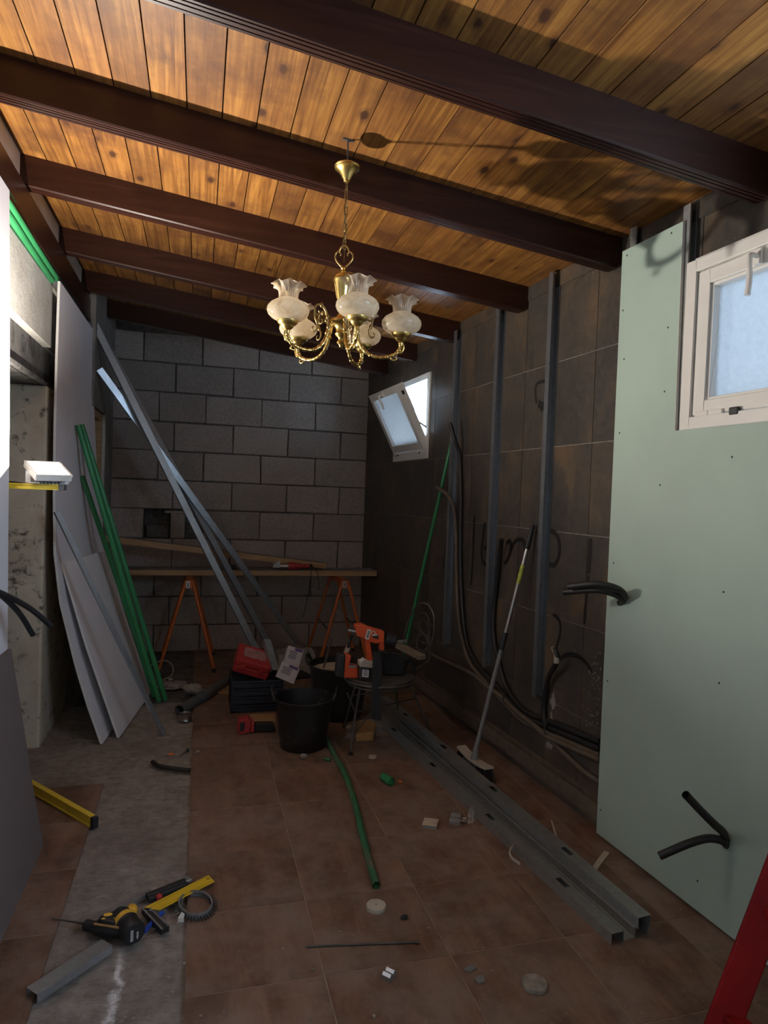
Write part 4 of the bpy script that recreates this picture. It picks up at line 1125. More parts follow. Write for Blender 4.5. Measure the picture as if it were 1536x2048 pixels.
m = MB(); m.box(cc+az*.030, (.235, .20, .050), ax, ay, az); lid = m.build('lid', MT['red'], ca, bevel=.010)
m = MB(); m.box(cc+az*.0556+ay*.01, (.15, .11, .0012), ax, ay, az); m.build('faded_label', simple('faded_pink_print', (.40,.20,.19), .6, var=.3, scale=30), lid)
for s in (-.06, .06):
    m = MB(); m.box(cc+ax*s-ay*.102+az*.004, (.03, .008, .03), ax, ay, az); m.build('latch', MT['red'], ca, bevel=.002)
m = MB(); m.box(cc+ax*.117-ay*.06-az*.035, (.004,.012,.012), ax, ay, az); m.build('rivet', MT['wtag'], ca)
# offcut of track over the case
o_ = profile('track_offcut', Vector((.52,4.36,.26)), Vector((.475,4.55,.425)), (.4,-.7,.6), .05, .03, MT['galvd'], 'short offcut of metal track lying across the red case', 'metal profile')
# two fold-open printed boxes
def carton(c, ax, ay, sz, label):
    ax = Vector(ax).normalized(); ay = Vector(ay); ay = (ay-ax*ay.dot(ax)).normalized(); az = ax.cross(ay)
    c = Vector(c); r = thing('printed_carton', label, 'carton', c-Z*.03, 'printed cartons on the crate')
    m = MB(); m.box(c, sz, ax, ay, az); m.build('box', MT['paper'], r, bevel=.002)
    m = MB(); f = az*(sz[2]/2+.0008)
    for i in range(5): m.box(c+f+ay*(sz[1]*.25-i*sz[1]*.09)-ax*sz[0]*.12, (sz[0]*(.55-.06*(i % 3)), sz[1]*.035, .001), ax, ay, az)
    m.build('print_lines', MT['ink'], r)
    m = MB(); m.box(c+f+ay*sz[1]*.40+ax*sz[0]*.18, (sz[0]*.5, sz[1]*.16, .0012), ax, ay, az); m.build('print_band', MT['purple'], r)
carton((.585, 4.28, .262), (.88,-.05,-.40), (.30,.25,.9), (.125,.105,.03), 'printed carton leaning lower, by the front bucket handle')
carton((.63, 4.36, .345), (.90,.10,-.32), (.12,.25,.95), (.105,.12,.03), 'printed carton leaning higher, under the end of the metal track')
m = MB(); m.bar((.56,4.38,.206), (.74,4.44,.206), .16, .012); tag(m.build('loose_board', MT['black']), 'dark board bridging crate and rear bucket under the cartons', 'board')
m = MB(); m.bar((.575,4.40,.213), (.60,4.41,.335), .03, .02); m.bar((.60,4.36,.213), (.58,4.315,.245), .03, .02); tag(m.build('carton_prop', MT['black']), 'dark offcut propping the two cartons', 'offcut')
hb = thing('hollow_block', 'grey hollow concrete block standing behind the buckets', 'concrete block', (.80, 5.16, 0))
bx0, bx1, by0, by1, bz = .62, .90, 5.05, 5.27, .19
m = MB()
m.boxb(bx0, bx1, by0, by0+.028, 0, bz); m.boxb(bx0, bx1, by1-.028, by1, 0, bz)
for x in (bx0, (bx0+bx1)/2-.014, bx1-.028): m.boxb(x, x+.028, by0+.028, by1-.028, 0, bz)
m.boxb(bx0+.028, bx1-.028, by0+.028, by1-.028, 0, .05)
m.build('block_body', MT['con'], hb, bevel=.003)
m = MB(); m.prism3([Vector((.70,5.50,0.0)), Vector((.95,5.52,0)), Vector((1.0,5.56,.10)), Vector((.72,5.56,.17))], (0.002,.014,.004))
tag(m.build('board_offcut', MT['pbb']), 'grey-brown board offcut leaning behind the hollow block', 'offcut')
# ================================================================= CHAIR WITH TOOLS
def pxprism(mb, poly, Y, depth): return mb.prism3([yp(x, y, Y) for x, y in poly], (0, depth, 0))
def fprism(mb, poly, ztop, h): return mb.prism3([fl(x, y, ztop) for x, y in poly], (0, 0, -h))
SC = Vector((1.01, 3.58, .419)); SR = .195
chair = thing('garden_chair', 'dark wire garden chair with scrolled hoop back, loaded with tools', 'chair', (1.05, 3.65, 0))
m = MB(); m.lathe([(0,.0),(SR-.01,.0),(SR,.004),(SR,.010),(SR-.012,.012),(0,.012)], SC-Z*.006, 36); m.build('seat', MT['iron'], chair)
m = MB(); m.tube([SC+Vector((math.cos(a)*(SR+.004), math.sin(a)*(SR+.004), -.012)) for a in [2*math.pi*i/36 for i in range(36)]], .007, 8, closed=True)
m.tube([SC+Vector((math.cos(a)*(SR-.012), math.sin(a)*(SR-.012), -.035)) for a in [2*math.pi*i/36 for i in range(36)]], .005, 8, closed=True); m.build('seat_rim', MT['iron'], chair)
def hp(x, y): return yp(x, y, 3.93-(x-806)/50*.22)
legs = [([(.842,3.523,0), (.862,3.525,.22), (.895,3.53,.43)]), ([(1.385,3.70,0), (1.28,3.70,.22), (1.17,3.70,.42)]),
        ([(1.275,4.05,0), (1.215,3.92,.22), (1.15,3.77,.42)]), ([(.90,3.95,0), (.92,3.86,.22), (.95,3.76,.42)])]
for L in legs:
    m = MB(); m.tube(catmull(L, 5), .0075, 8)
    lg = m.build('leg', MT['iron'], chair)
    m = MB(); m.lathe([(0,0),(.012,0),(.012,.018),(.009,.02)], L[0], 10); m.build('foot_cap', MT['black'], lg)
m = MB()
m.tube([(.862,3.525,.235),(1.265,3.71,.235)], .005, 8); m.tube([(.862,3.525,.235),(.80,3.47,.36)], .005, 8)
m.tube([(.87,3.527,.12),(1.0,3.62,.235)], .004, 8); m.tube([(.92,3.86,.225),(1.215,3.92,.225)], .005, 8); m.build('brace', MT['iron'], chair)
m = MB()
m.tube(catmull([SC+Vector((.125,.155,-.01)), hp(806,1300), hp(811,1262), hp(822,1230), hp(835,1212), hp(848,1206), hp(860,1214), hp(868,1234), hp(868,1262), hp(862,1292), hp(855,1322), SC+Vector((.185,.06,-.01))], 6), .006, 8)
m.build('back_hoop', MT['iron'], chair)
for pts in ([(838,1305),(833,1288),(838,1272),(850,1268),(856,1278),(850,1287),(843,1283)], [(848,1312),(856,1296),(855,1280),(846,1268),(838,1252),(842,1240),(851,1242),(852,1251)],
            [(820,1300),(826,1282),(836,1270),(840,1256)], [(860,1290),(858,1262),(862,1248),(866,1256)], [(824,1302),(832,1296),(842,1300),(850,1308)], [(843,1225),(852,1228),(857,1240),(855,1256)]):
    m = MB(); m.tube(catmull([hp(*p) for p in pts], 5), .0035, 6); m.build('scroll', MT['iron'], chair)
# orange nailer
SZ = SC.z+.0065
nl_ = thing('nail_gun', 'orange cordless nail gun standing upright on the chair', 'power tool', (1.0, 3.50, SZ), None)
m = MB(); pxprism(m, [(711,1251),(725,1248),(738,1254),(769,1263),(769,1284),(752,1288),(739,1284),(727,1277),(714,1272)], 3.47, .055); bo = m.build('body', MT['redt'], nl_, bevel=.005)
m = MB(); pxprism(m, [(759,1280),(769,1280),(769,1301),(760,1301)], 3.48, .035); m.build('rear_grip', MT['redt'], nl_, bevel=.004)
m = MB(); pxprism(m, [(729,1276),(740,1280),(743,1300),(747,1325),(736,1325),(734,1300)], 3.48, .035); m.build('handle', MT['redt'], nl_, bevel=.004)
m = MB(); m.tube([yp(696,1260,3.49), yp(714,1264,3.49)], .008, 10); m.tube([yp(714,1264,3.49), yp(716,1264.5,3.49)], .013, 10); m.build('nose', MT['galvd'], nl_)
m = MB(); c0, c1 = yp(769,1276,3.50), yp(790,1283,3.50); m.tube([c0, c0.lerp(c1,.1), c0.lerp(c1,.9), c1], [.034,.037,.037,.028], 16); m.build('motor', MT['black'], nl_)
m = MB(); pxprism(m, [(719,1334),(747,1337),(746,1363),(720,1360)], 3.455, .07); bt = m.build('battery', MT['black'], nl_, bevel=.004)
m = MB(); pxprism(m, [(725,1339),(738,1340.5),(737,1355),(724,1353.5)], 3.4535, .002); lb = m.build('label', MT['wtag'], bt)
m = MB()
for i in range(3): pxprism(m, [(727,1341+i*4),(735,1342+i*4),(735,1343.5+i*4),(727,1342.5+i*4)], 3.453, .001)
m.build('print', MT['ink'], lb)
m = MB(); pxprism(m, [(720,1322),(748,1323),(748,1336.5),(720,1334)], 3.46, .06); m.build('battery_shoe', MT['bone'], nl_, bevel=.003)
m = MB(); pxprism(m, [(718,1322),(726,1315),(730,1318),(723,1325)], 3.458, .01); m.build('paper_tab', MT['wtag'], nl_)
m = MB(); pxprism(m, [(735,1258),(743,1260),(737,1279.5),(730,1277)], 3.469, .002)
pl = m.build('name_plate', MT['wtag'], bo)
m = MB(); pxprism(m, [(736.5,1261),(741,1262),(736,1277),(732,1275.5)], 3.468, .0015); m.build('print', MT['greyp'], pl)
c = yp(747, 1266, 3.4685); m = MB(); m.tube([c+Vector((math.cos(a)*.0095, 0, math.sin(a)*.0095)) for a in [2*math.pi*i/18 for i in range(18)]], .0018, 6, closed=True); m.build('logo_ring', MT['wtag'], bo)
m = MB(); pxprism(m, [(744,1269.5),(755,1268.5),(755,1270.5),(744,1272)], 3.4685, .0012); m.build('lettering', MT['wtag'], bo)
m = MB(); pxprism(m, [(743,1272),(757,1271),(757,1279),(747,1276)], 3.4685, .0015); m.build('dark_plate', MT['black'], bo)
# second orange and black tool
t2 = thing('jigsaw', 'orange and black power tool lying at the front left of the chair seat', 'power tool', (.87, 3.52, SZ))
m = MB(); pxprism(m, [(691,1309),(703,1311),(699,1331),(716,1333),(716,1357),(688,1356)], 3.50, .06); m.build('body', MT['redt'], t2, bevel=.005)
m = MB(); pxprism(m, [(677,1310),(691,1308),(688,1356),(673,1354)], 3.495, .07); m.build('motor_end', MT['black'], t2, bevel=.007)
m = MB(); pxprism(m, [(699,1331),(713,1331),(711,1336),(698,1335)], 3.498, .006); m.build('switch_plate', MT['greyp'], t2)
# black case, cable and hanging strap
cs = thing('black_case', 'black tool case standing on the right of the chair seat', 'tool case', (1.12, 3.6, SZ))
m = MB(); pxprism(m, [(769,1309),(812,1313),(810,1351),(768,1350)], 3.54, .14); m.build('shell', MT['pot'], cs, bevel=.01)
m = MB(); m.tube([yp(764,1306,3.545), yp(785,1306,3.545), yp(822,1313,3.6)], .003, 6); m.build('wire_edge', MT['iron'], cs)
m = MB(); m.tube(catmull([yp(776,1309,3.60), yp(778,1302,3.60), yp(798,1304,3.60), yp(800,1312,3.60)], 5), .006, 8); m.build('carry_handle', MT['black'], cs)
cbl = thing('cable_coil', 'black cable coil hanging at the right rim of the chair', 'cable', (1.22, 3.6, .43))
for i in range(4):
    c = yp(816+1.5*i, 1345, 3.64); rz, ry = .085-.008*i, .03
    m = MB(); m.tube([c+Vector((ry*math.cos(a)+.004*i, .012*i, rz*math.sin(a))) for a in [2*math.pi*j/24 for j in range(24)]], .0055, 8, closed=True); m.build('loop', MT['black'], cbl)
m = MB(); pxprism(m, [(747,1303),(760,1306),(764,1330),(763,1441),(744,1438),(745,1360)], 3.385, .012)
m.bar(yp(753,1305,3.39), yp(775,1309,3.55), .03, .008); st_ = tag(m.build('hanging_strap', MT['pot']), 'black fabric strap hanging down in front of the chair', 'strap')
m = MB(); m.bar(yp(797,1291,3.80), yp(845,1315,3.60), .05, .026, Z); tag(m.build('wood_offcut', MT['dtimber'], bevel=.002), 'short wooden offcut lying on the black case', 'offcut')
m = MB(); c = yp(802,1284,3.80); m.ball(c, .02, 8, 6, (1.3,1,.7)); m.ball(c+Vector((.03,0,.004)), .014, 8, 6); tag(m.build('rag', MT['greyp']), 'crumpled grey rag behind the wooden offcut on the chair', 'rag')

# ================================================================= POLE, BROOM
pb0, pb1 = fl(790, 1388, .0), rw(906, 872, .018)
m = MB(); m.tube([pb0+Z*.004, pb1], .0125, 12); tag(m.build('green_pole', MT['gtube']), 'slim green pole leaning on the tiled wall behind the chair', 'pole')
br = thing('broom', 'broom with grey telescopic handle leaning on the tiled wall', 'broom', fl(940, 1550))
bh = Vector((1.432, 3.19, .10)); btop = rw(1066, 1050, .022); dv = (btop-bh)
def B(t): return bh+dv*t
m = MB(); m.tube([B(0.02), B(.46)], .0115, 12); m.build('lower_tube', MT['greyp'], br)
m = MB(); m.tube([B(.455), B(.53)], .0145, 12); m.build('clamp_collar', MT['black'], br)
m = MB(); m.tube([B(.525), B(.90)], .0100, 12); m.build('upper_tube', MT['bronze'], br)
m = MB(); m.tube([B(.745), B(.825)], .0108, 12); m.build('sticker', MT['lime'], br)
m = MB(); m.tube([B(.895), B(.90), B(.99), B(1.0)], [.0125,.014,.0125,.008], 12); m.build('grip', MT['black'], br)
hd = Vector((.10, -.99, 0)).normalized(); hs_ = hd.cross(Z)
hc = Vector((bh.x, bh.y, 0)) 
m = MB(); m.tube([hc+Z*.062, B(.03)], [.024,.013], 12); m.build('socket', MT['greyp'], br)
m = MB()
R_ = [hc + hd*(a*.15) + Z*(.062+.016*a*a) for a in (-1,-.6,-.2,.2,.6,1)]
for a, b in zip(R_[:-1], R_[1:]): m.bar(a, b, .052, .012)
m.build('head', MT['bone'], br)
rr = random.Random(8)
for (a0, a1, mt) in ((-1,-.62,'black'),(-.6,.3,'greyp'),(.32,1,'black')):
    m = MB()
    for i in range(int((a1-a0)*46)):
        a = rr.uniform(a0, a1); w = rr.uniform(-.022, .022); top = hc+hd*(a*.148)+hs_*w+Z*(.058+.014*a*a)
        bot = hc+hd*(a*.165+rr.uniform(-.006,.006))+hs_*(w*1.5+rr.uniform(-.004,.004)); bot.z = .002
        m.tube([top, bot], .0034, 4)
    b = m.build('bristles', MT[mt], br); b['kind'] = 'stuff'

# ================================================================= BUNDLE OF STEEL STUDS ON THE FLOOR
def slotted(p0, p1, z, w, h, label, mat, web_up=True, slots=(), t=.0014):
    p0, p1 = Vector((p0[0], p0[1], z)), Vector((p1[0], p1[1], z)); d = (p1-p0); L = d.length; d /= L; a = d.cross(Z).normalized()
    m = MB()
    zt = h-t if web_up else 0
    def bx(u0, u1, x0, x1, z0, z1):
        P = [p0+d*u+a*x for u, x in ((u0,x0),(u0,x1),(u1,x1),(u1,x0))]
        m.hexa([p+Z*z0 for p in P]+[p+Z*z1 for p in P])
    bx(0, L, -w/2, -w/2+t, 0, h); bx(0, L, w/2-t, w/2, 0, h)
    lz = (0, t) if web_up else (h-t, h)
    bx(0, L, -w/2+t, -w/2+.008, *lz); bx(0, L, w/2-.008, w/2-t, *lz)
    sw = .011
    bx(0, L, -w/2+t, -sw, zt, zt+t); bx(0, L, sw, w/2-t, zt, zt+t)
    u = 0
    for s in list(slots)+[None]:
        e = L if s is None else s*L-.030
        bx(u, e, -sw, sw, zt, zt+t)
        if s is not None: u = s*L+.030
    return tag(m.build('steel_stud', mat), label, 'metal stud', 'steel studs bundled on the floor')
SL_ = (.11, .36, .60, .87)
slotted((1.353,1.834), (1.128,4.08), .0, .050, .038, 'leftmost slotted steel stud lying on the floor', MT['galvd'], True, [.13,.36,.62,.86])
slotted((1.406,1.845), (1.188,4.10), .0, .048, .036, 'steel stud lying open side up between the slotted ones on the floor', MT['galvd'], False)
slotted((1.458,1.850), (1.246,4.32), .0, .048, .036, 'lower steel stud under the right-hand slotted one', MT['galvd'], False)
slotted((1.456,1.838), (1.242,4.30), .0368, .052, .038, 'right-hand slotted steel stud lying on top of another', MT['galvd'], True, [.17,.40,.62,.84])

# ================================================================= RED LADDER, bottom right corner
ld_ = thing('ladder', 'red painted ladder whose stile crosses the bottom right corner', 'ladder', (1.25, 1.2, 0))
S0 = fl(1408, 2150); S1 = xp(1652, 1500, 1.585); dS = (S1-S0).normalized(); S0 = S0 + dS*0.01
lat = Vector((.06, -.40, 0))
fN = dS.cross(lat).normalized()
for k in (0, 1):
    m = MB(); m.bar(S0+lat*k, S1+lat*k*.85+Z*0, .030, .074, Vector((.75,-.66,0))); m.build('stile', MT['ladder'], ld_, bevel=.004)
for t in (.17, .50, .83):
    m = MB(); m.bar(S0.lerp(S1, t)+lat*.03, S0.lerp(S1, t)+lat*.96, .05, .028); m.build('rung', MT['ladder'], ld_, bevel=.003)
m = MB(); m.bar(S0+Vector((.12,.10,0)), S0.lerp(S1,.5)+Vector((.10,.07,0)), .03, .03); m.build('rear_stay', MT['black'], ld_)

# ================================================================= FLOOR CLUTTER, far and middle
pv = thing('grey_pipe', 'grey plastic drain pipe lying on the floor, near end propped on a tin', 'pipe', fl(410, 1395))
a0, a1 = yp(359, 1421, 4.33), fl(464, 1356, .033)
m = MB(); dd = (a1-a0).normalized(); m.tube([a0, a1], .033, 20, cap=False); m.tube([a0, a1], .029, 20, cap=False); m.tube([a0+dd*.30, a0+dd*.36], .0365, 20); m.build('tube', MT['pvc'], pv)
m = MB(); m.tube([a0+dd*.06, a0+dd*.07], .028, 20); m.build('bore', MT['black'], pv)
tn = thing('tin', 'small round tin under the end of the grey pipe', 'tin', fl(370, 1443))
c = fl(370, 1440); m = MB(); m.lathe([(0,.001),(.040,.001),(.042,.004),(.040,.008),(.040,.034),(.042,.038),(.042,.042),(.036,.043),(.035,.038),(0,.037)], c, 28); m.build('can', MT['tin'], tn)
ft = thing('cordless_tool', 'black and red cordless tool lying on the floor left of the front bucket', 'power tool', fl(500, 1465))
m = MB(); pxprism(m, [(477,1441),(497,1437),(503,1442),(500,1466),(478,1470),(475,1460)], 3.93, .07); m.build('head', MT['red'], ft, bevel=.006)
m = MB(); pxprism(m, [(480,1446),(490,1445),(488,1462),(479,1464)], 3.925, .06); m.build('grille', MT['black'], ft, bevel=.003)
m = MB(); pxprism(m, [(503,1443),(509,1443),(508,1464),(501,1465)], 3.93, .065); m.build('collar', MT['red'], ft, bevel=.003)
m = MB(); pxprism(m, [(509,1447),(548,1447),(552,1464),(508,1463)], 3.94, .045); m.build('body', MT['black'], ft, bevel=.006)
for k, (P, lab) in enumerate(((((434,1383),(440,1370),(463,1368),(463,1386)), 'yellowish wooden offcut beside the dark crate'), (((494,1441),(500,1428),(550,1426),(552,1442)), 'yellowish wooden offcut in front of the dark crate'))):
    m = MB(); fprism(m, P, .016, .015); tag(m.build('wood_offcut', MT['timber'], bevel=.002), lab, 'offcut', 'wooden offcuts on the floor')
# green hose and scraps
m = MB(); m.tube(catmull([fl(652,1478,.016), fl(668,1508,.016), fl(690,1548,.016), (fl(708,1600,.016)), fl(724,1665,.016), fl(738,1722,.016), fl(753,1770,.016)], 8), .0145, 12, cap=False)
m.tube(catmull([fl(738,1722,.016), fl(753,1770,.016)], 4), .0115, 12, cap=False)
tag(m.build('green_hose', MT['gtubed']), 'dusty green hose curving along the floor in front of the bucket', 'hose')
def tubebit(name, p0, p1, r, mat, lab, cat, grp=None, hollow=True):
    m = MB(); m.tube([p0, p1], r, 16, cap=not hollow)
    if hollow:
        m.tube([p0, p1], r*.72, 16, cap=False); d = (Vector(p1)-Vector(p0)).normalized()
        m.tube([Vector(p0)+d*.004, Vector(p0)+d*.0045], r*.72, 16)
    return tag(m.build(name, MT[mat]), lab, cat, grp)
tubebit('pipe_coupler', fl(783,1564,.021), fl(766,1553,.021), .020, 'gtube', 'green pipe coupler lying on the floor beside the steel studs', 'coupler')
tubebit('pipe_offcut', fl(661,1520,.010), fl(649,1517,.010), .0095, 'gtubed', 'small green pipe offcut just in front of the front bucket', 'offcut')
def bit(name, c, r, mat, lab, cat, sq=(1,1,.6), seed=1, grp=None):
    rr = random.Random(seed); m = MB(); m.ball(c, r, 8, 5, sq)
    m.v = [p+Vector((rr.uniform(-1,1), rr.uniform(-1,1), rr.uniform(-.4,.4)))*r*.18 for p in m.v]
    m.sm = [name not in ('rubble_chunk',) for _ in m.f]; zmin = min(p.z for p in m.v); m.v = [p-Z*(zmin-.0005) for p in m.v]
    return tag(m.build(name, MT[mat]), lab, cat, grp)
bit('plastic_plug', fl(800,1566), .010, 'orangebit', 'tiny orange plastic plug next to the green coupler', 'plug')
bit('plastic_plug', fl(342,1511), .012, 'orangebit', 'tiny orange plastic piece on the bare floor by the black hose', 'plug', (1.4,.7,.5))
def disc(px, py, R, h, mat, lab, cat='plug', name='round_plug', grp='round plugs on the floor', hole=True):
    c = fl(px, py); r = thing(name, lab, cat, c, grp)
    m = MB(); m.lathe([(0,.0005),(R,.0005),(R*1.01,.003),(R*1.01,h-.003),(R*.97,h),(0,h)], c, 32); m.build('disc', MT[mat], r)
    if hole:
        m = MB(); m.lathe([(0,h+.0006),(R*.09,h+.0006),(R*.10,h-.001)], c, 10); m.build('centre_mark', MT['greyp'], r)
    return r
disc(752, 1817, .034, .014, 'bone', 'cream round plug on the floor below the green hose end')
disc(1069, 1972, .037, .012, 'stone', 'grey round plug on the floor near the bottom, below the steel studs')
disc(745, 1515, .022, .008, 'bone', 'small white plug on the floor by the front chair leg')
disc(697, 1455, .020, .012, 'bone', 'small white plug between the rear bucket and the chair leg')
# steel clips
def clip(P, lab, n=3):
    r = thing('steel_clip', lab, 'clip', fl(sum(p[0] for p in P)/4, sum(p[1] for p in P)/4), 'steel clips on the floor')
    A = [fl(x, y, .014) for x, y in P]                                   # left-bottom, right-bottom, right-top, left-top
    for i in range(n):
        a, b = i/n, (i+.82)/n
        q = [A[0].lerp(A[3], a), A[1].lerp(A[2], a), A[1].lerp(A[2], b), A[0].lerp(A[3], b)]
        m = MB(); mid = [(q[0]+q[3])/2+Z*.006, (q[1]+q[2])/2+Z*.006]
        m.prism3([q[0], q[1], mid[1], mid[0]], (0,0,-.002)); m.prism3([mid[0], mid[1], q[2], q[3]], (0,0,-.002))
        m.build('rib', MT['galv'], r)
    m = MB(); m.prism3([p-Z*.003 for p in A], (0,0,-.0108)); m.build('base', MT['galvd'], r)
clip([(844,1650),(873,1653),(878,1638),(850,1635)], 'ribbed steel clip on the floor, left one of the two near the studs')
clip([(898,1642),(920,1645),(922,1624),(904,1622)], 'steel clip standing bright beside the washer near the studs', 2)
clip([(764,1949),(780,1957),(793,1940),(777,1932)], 'small bright steel clip on the floor near the bottom, below the thin rod', 2)
m = MB(); c = fl(927,1641,.006); m.tube([c+Vector((math.cos(a)*.016, math.sin(a)*.016, .004*math.sin(a*2))) for a in [2*math.pi*i/20 for i in range(20)]], .0035, 8, closed=True)
m.tube([c+Vector((math.cos(a)*.009+.004, math.sin(a)*.009, .003)) for a in [2*math.pi*i/16 for i in range(16)]], .003, 8, closed=True)
tag(m.build('washer', MT['tin']), 'rusty washers lying against the bright steel clip', 'washer')
def crumple(P, h, seed, lab, mat='film', name='plastic_film', cat='plastic film'):
    rr = random.Random(seed); m = MB(); n = 9; A = [fl(x, y, .002) for x, y in P]; vs = []
    for j in range(n+1):
        for i in range(n+1):
            u, v = i/n, j/n; p = A[0].lerp(A[1], u).lerp(A[3].lerp(A[2], u), v)
            e = math.sin(math.pi*u)*math.sin(math.pi*v)
            vs.append(p+Z*(h*e*rr.uniform(.25, 1.0)+.001)+Vector((rr.uniform(-1,1),rr.uniform(-1,1),0))*.006)
    m.add(vs, [(j*(n+1)+i, j*(n+1)+i+1, (j+1)*(n+1)+i+1, (j+1)*(n+1)+i) for j in range(n) for i in range(n)])
    return tag(m.build(name, MT[mat]), lab, cat)
crumple([(934,1648),(950,1644),(956,1622),(938,1618)], .05, 2, 'scrap of crumpled clear film against the left steel stud')
crumple([(690,1478),(760,1472),(775,1440),(700,1440)], .05, 4, 'crumpled clear film on the floor under the chair')
m = MB(); P = [(712,1468),(748,1466),(752,1445),(738,1438),(718,1442)]; m.prism3([fl(x,y,.05) for x,y in P], (0,0,-.049)); tag(m.build('foam_piece', MT['foam'], bevel=.01), 'amber lump of foam under the chair', 'foam')
def strip(pts, w, lab, mat='bone', up=None, cat='strip'):
    P = catmull(pts, 6); m = MB(); n = len(P); vs = []
    for i, p in enumerate(P):
        t = (P[min(i+1,n-1)]-P[max(i-1,0)]).normalized(); s = t.cross(Vector(up or (0,0,1))).normalized(); nn = s.cross(t)
        vs += [p-s*w/2, p+s*w/2, p+s*w/2+nn*.0012, p-s*w/2+nn*.0012]
    fs = [(3,2,1,0), (4*n-4,4*n-3,4*n-2,4*n-1)]
    for i in range(n-1):
        for k in range(4): fs.append((4*i+k, 4*i+(k+1) % 4, 4*i+4+(k+1) % 4, 4*i+4+k))
    m.add(vs, fs); return tag(m.build('plastic_strip', MT[mat]), lab, cat, 'pale strips on the floor')
strip([fl(1040,1728,.040), fl(1024,1716,.040), fl(1019,1704,.052), fl(1024,1692,.064), fl(1030,1684,.070)], .012, 'curled cream strip hanging over the left steel stud', up=(1,.3,0))
strip([fl(1103,1641,.002), fl(1108,1658,.003), fl(1114,1680,.002)], .008, 'thin cream strip on the floor between the studs and the wall')
strip([fl(1186,1742,.002), fl(1200,1722,.002), fl(1214,1704,.002)], .022, 'strip of pale tape on the floor by the green board')
m = MB(); m.tube([fl(612,1893,.004), fl(836,1884,.004)], .0032, 8); m.tube([fl(832,1884,.006), fl(838,1884,.006)], .006, 8)
tag(m.build('thin_rod', MT['iron']), 'thin dark rod lying across the tiles near the bottom', 'rod')
bit('pebble', fl(808,1838), .012, 'pot', 'small dark crumb right of the cream round plug', 'crumb', (1.2,.8,.5), 3)
for k, (P, lab) in enumerate(((((927,1938),(940,1944),(954,1934),(942,1929)), 'flat grey plastic chip near the bottom, left one of the pair'), (((949,1958),(958,1966),(970,1962),(968,1950),(955,1950)), 'flat grey plastic chip near the bottom, right one of the pair'))):
    m = MB(); fprism(m, P, .004, .0035); tag(m.build('plastic_chip', MT['greyp']), lab, 'chip', 'grey plastic chips')
# black hose piece, bolt
m = MB(); m.tube(catmull([fl(305,1524,.012), fl(318,1532,.012), fl(345,1537,.012), fl(380,1541,.012)], 6), .0115, 10); tag(m.build('hose_offcut', MT['conduitb']), 'black hose offcut on the bare floor beside the tile edge', 'hose')
bl_ = thing('bolt', 'old bolt lying beside the tile edge behind the black hose', 'bolt', fl(370, 1506))
m = MB(); m.tube([fl(361,1512,.006), fl(372,1503,.010)], .004, 8); m.build('shank', MT['tin'], bl_)
m = MB(); m.ball(fl(375,1501,.010), .010, 10, 6); m.build('head', MT['black'], bl_)
# rubble and cable in the back left corner
for k, (x, y, r, sq, lab) in enumerate(((345,1378,.075,(1.4,1,.35),'flat chunk of broken mortar at the foot of the green pipes'), (386,1390,.055,(1.3,.9,.7),'lump of rubble beside the grey pipe, right of the flat chunk'), (301,1373,.035,(1.1,.9,.9),'small brown stone between plasterboard and green pipes'), (395,1507,.012,(1.2,1,.7),'tiny crumb of mortar on the tiles in front of the tin'), (607,1517,.018,(1.3,.8,.7),'small grey chunk in front of the front bucket'))):
    bit('rubble_chunk', fl(x, y), r, 'stone', lab, 'rubble', sq, k+20, 'rubble chunks on the floor')
wc = thing('beige_cable', 'loops of beige cable on the floor behind the green pipes', 'cable', fl(330, 1350))
m = MB(); m.tube(catmull([fl(288,1362,.006), fl(292,1340,.05), fl(312,1325,.10), fl(334,1322,.10), fl(346,1335,.07), fl(342,1352,.03), fl(326,1360,.008), fl(345,1366,.006), fl(352,1368,.006), fl(338,1378,.006)], 6), .0055, 8); m.build('wire', MT['cord'], wc)
m = MB(); m.ball(fl(341,1359,.014), .014, 8, 6, (1.4,.8,.8)); m.build('plug', MT['bone'], wc)
rr = random.Random(31); m = MB()
for i in range(260):
    if i < 170: x, y = rr.uniform(95, 380), rr.uniform(1395, 1580)
    elif i < 215: x, y = rr.uniform(240, 372), rr.uniform(1850, 2040)
    else: x, y = rr.uniform(390, 1180), rr.uniform(1460, 2040)
    if x < 200 and y > 1500: continue
    p = fl(x, y, .001); r = rr.choice((.002,.003,.003,.004,.006)); m.ball(p+Z*(r*.4), r, 5, 3, (rr.uniform(.7,1.6), 1, .6))
g_ = m.build('grit', MT['stone']); tag(g_, 'grit and mortar crumbs scattered over the floor', 'grit', kind='stuff')

# ================================================================= TOOLS IN THE LEFT FOREGROUND
profile('metal_profile', fl(64,1982,.026), fl(214,1884,.026), (-.2,-.2,1), .050, .025, MT['galv'], 'short galvanised channel lying on the bare floor, nearest the camera', 'metal profile')
profile('metal_profile', fl(170,1846,.016), fl(300,1781,.016), (-.2,-.3,1), .022, .014, MT['galv'], 'narrow bright channel lying behind the cordless drill', 'metal profile')
sq_ = thing('carpenter_square', 'yellow ruled steel square with a dark stock lying on the floor', 'square', fl(340, 1800))
m = MB(); fprism(m, [(288,1815),(319,1820),(429,1763),(417,1750)], .016, .0015); bd = m.build('blade', MT['yellow'], sq_)
A = [fl(x, y, .0164) for x, y in ((300,1813),(413,1753),(425,1763),(318,1817))]
m = MB()
for i in range(46):
    t = i/45
    for a, b, L in ((A[0], A[1], .010 if i % 5 else .016), (A[3], A[2], -.010 if i % 5 else -.016)):
        p = a.lerp(b, t); w = (A[3]-A[0]).normalized(); d = (b-a).normalized()
        m.add([p-d*.0005, p+d*.0005, p+d*.0005+w*L*.55, p-d*.0005+w*L*.55], [(0,1,2,3)])
m.build('graduations', MT['ink'], bd)['kind'] = 'stuff'
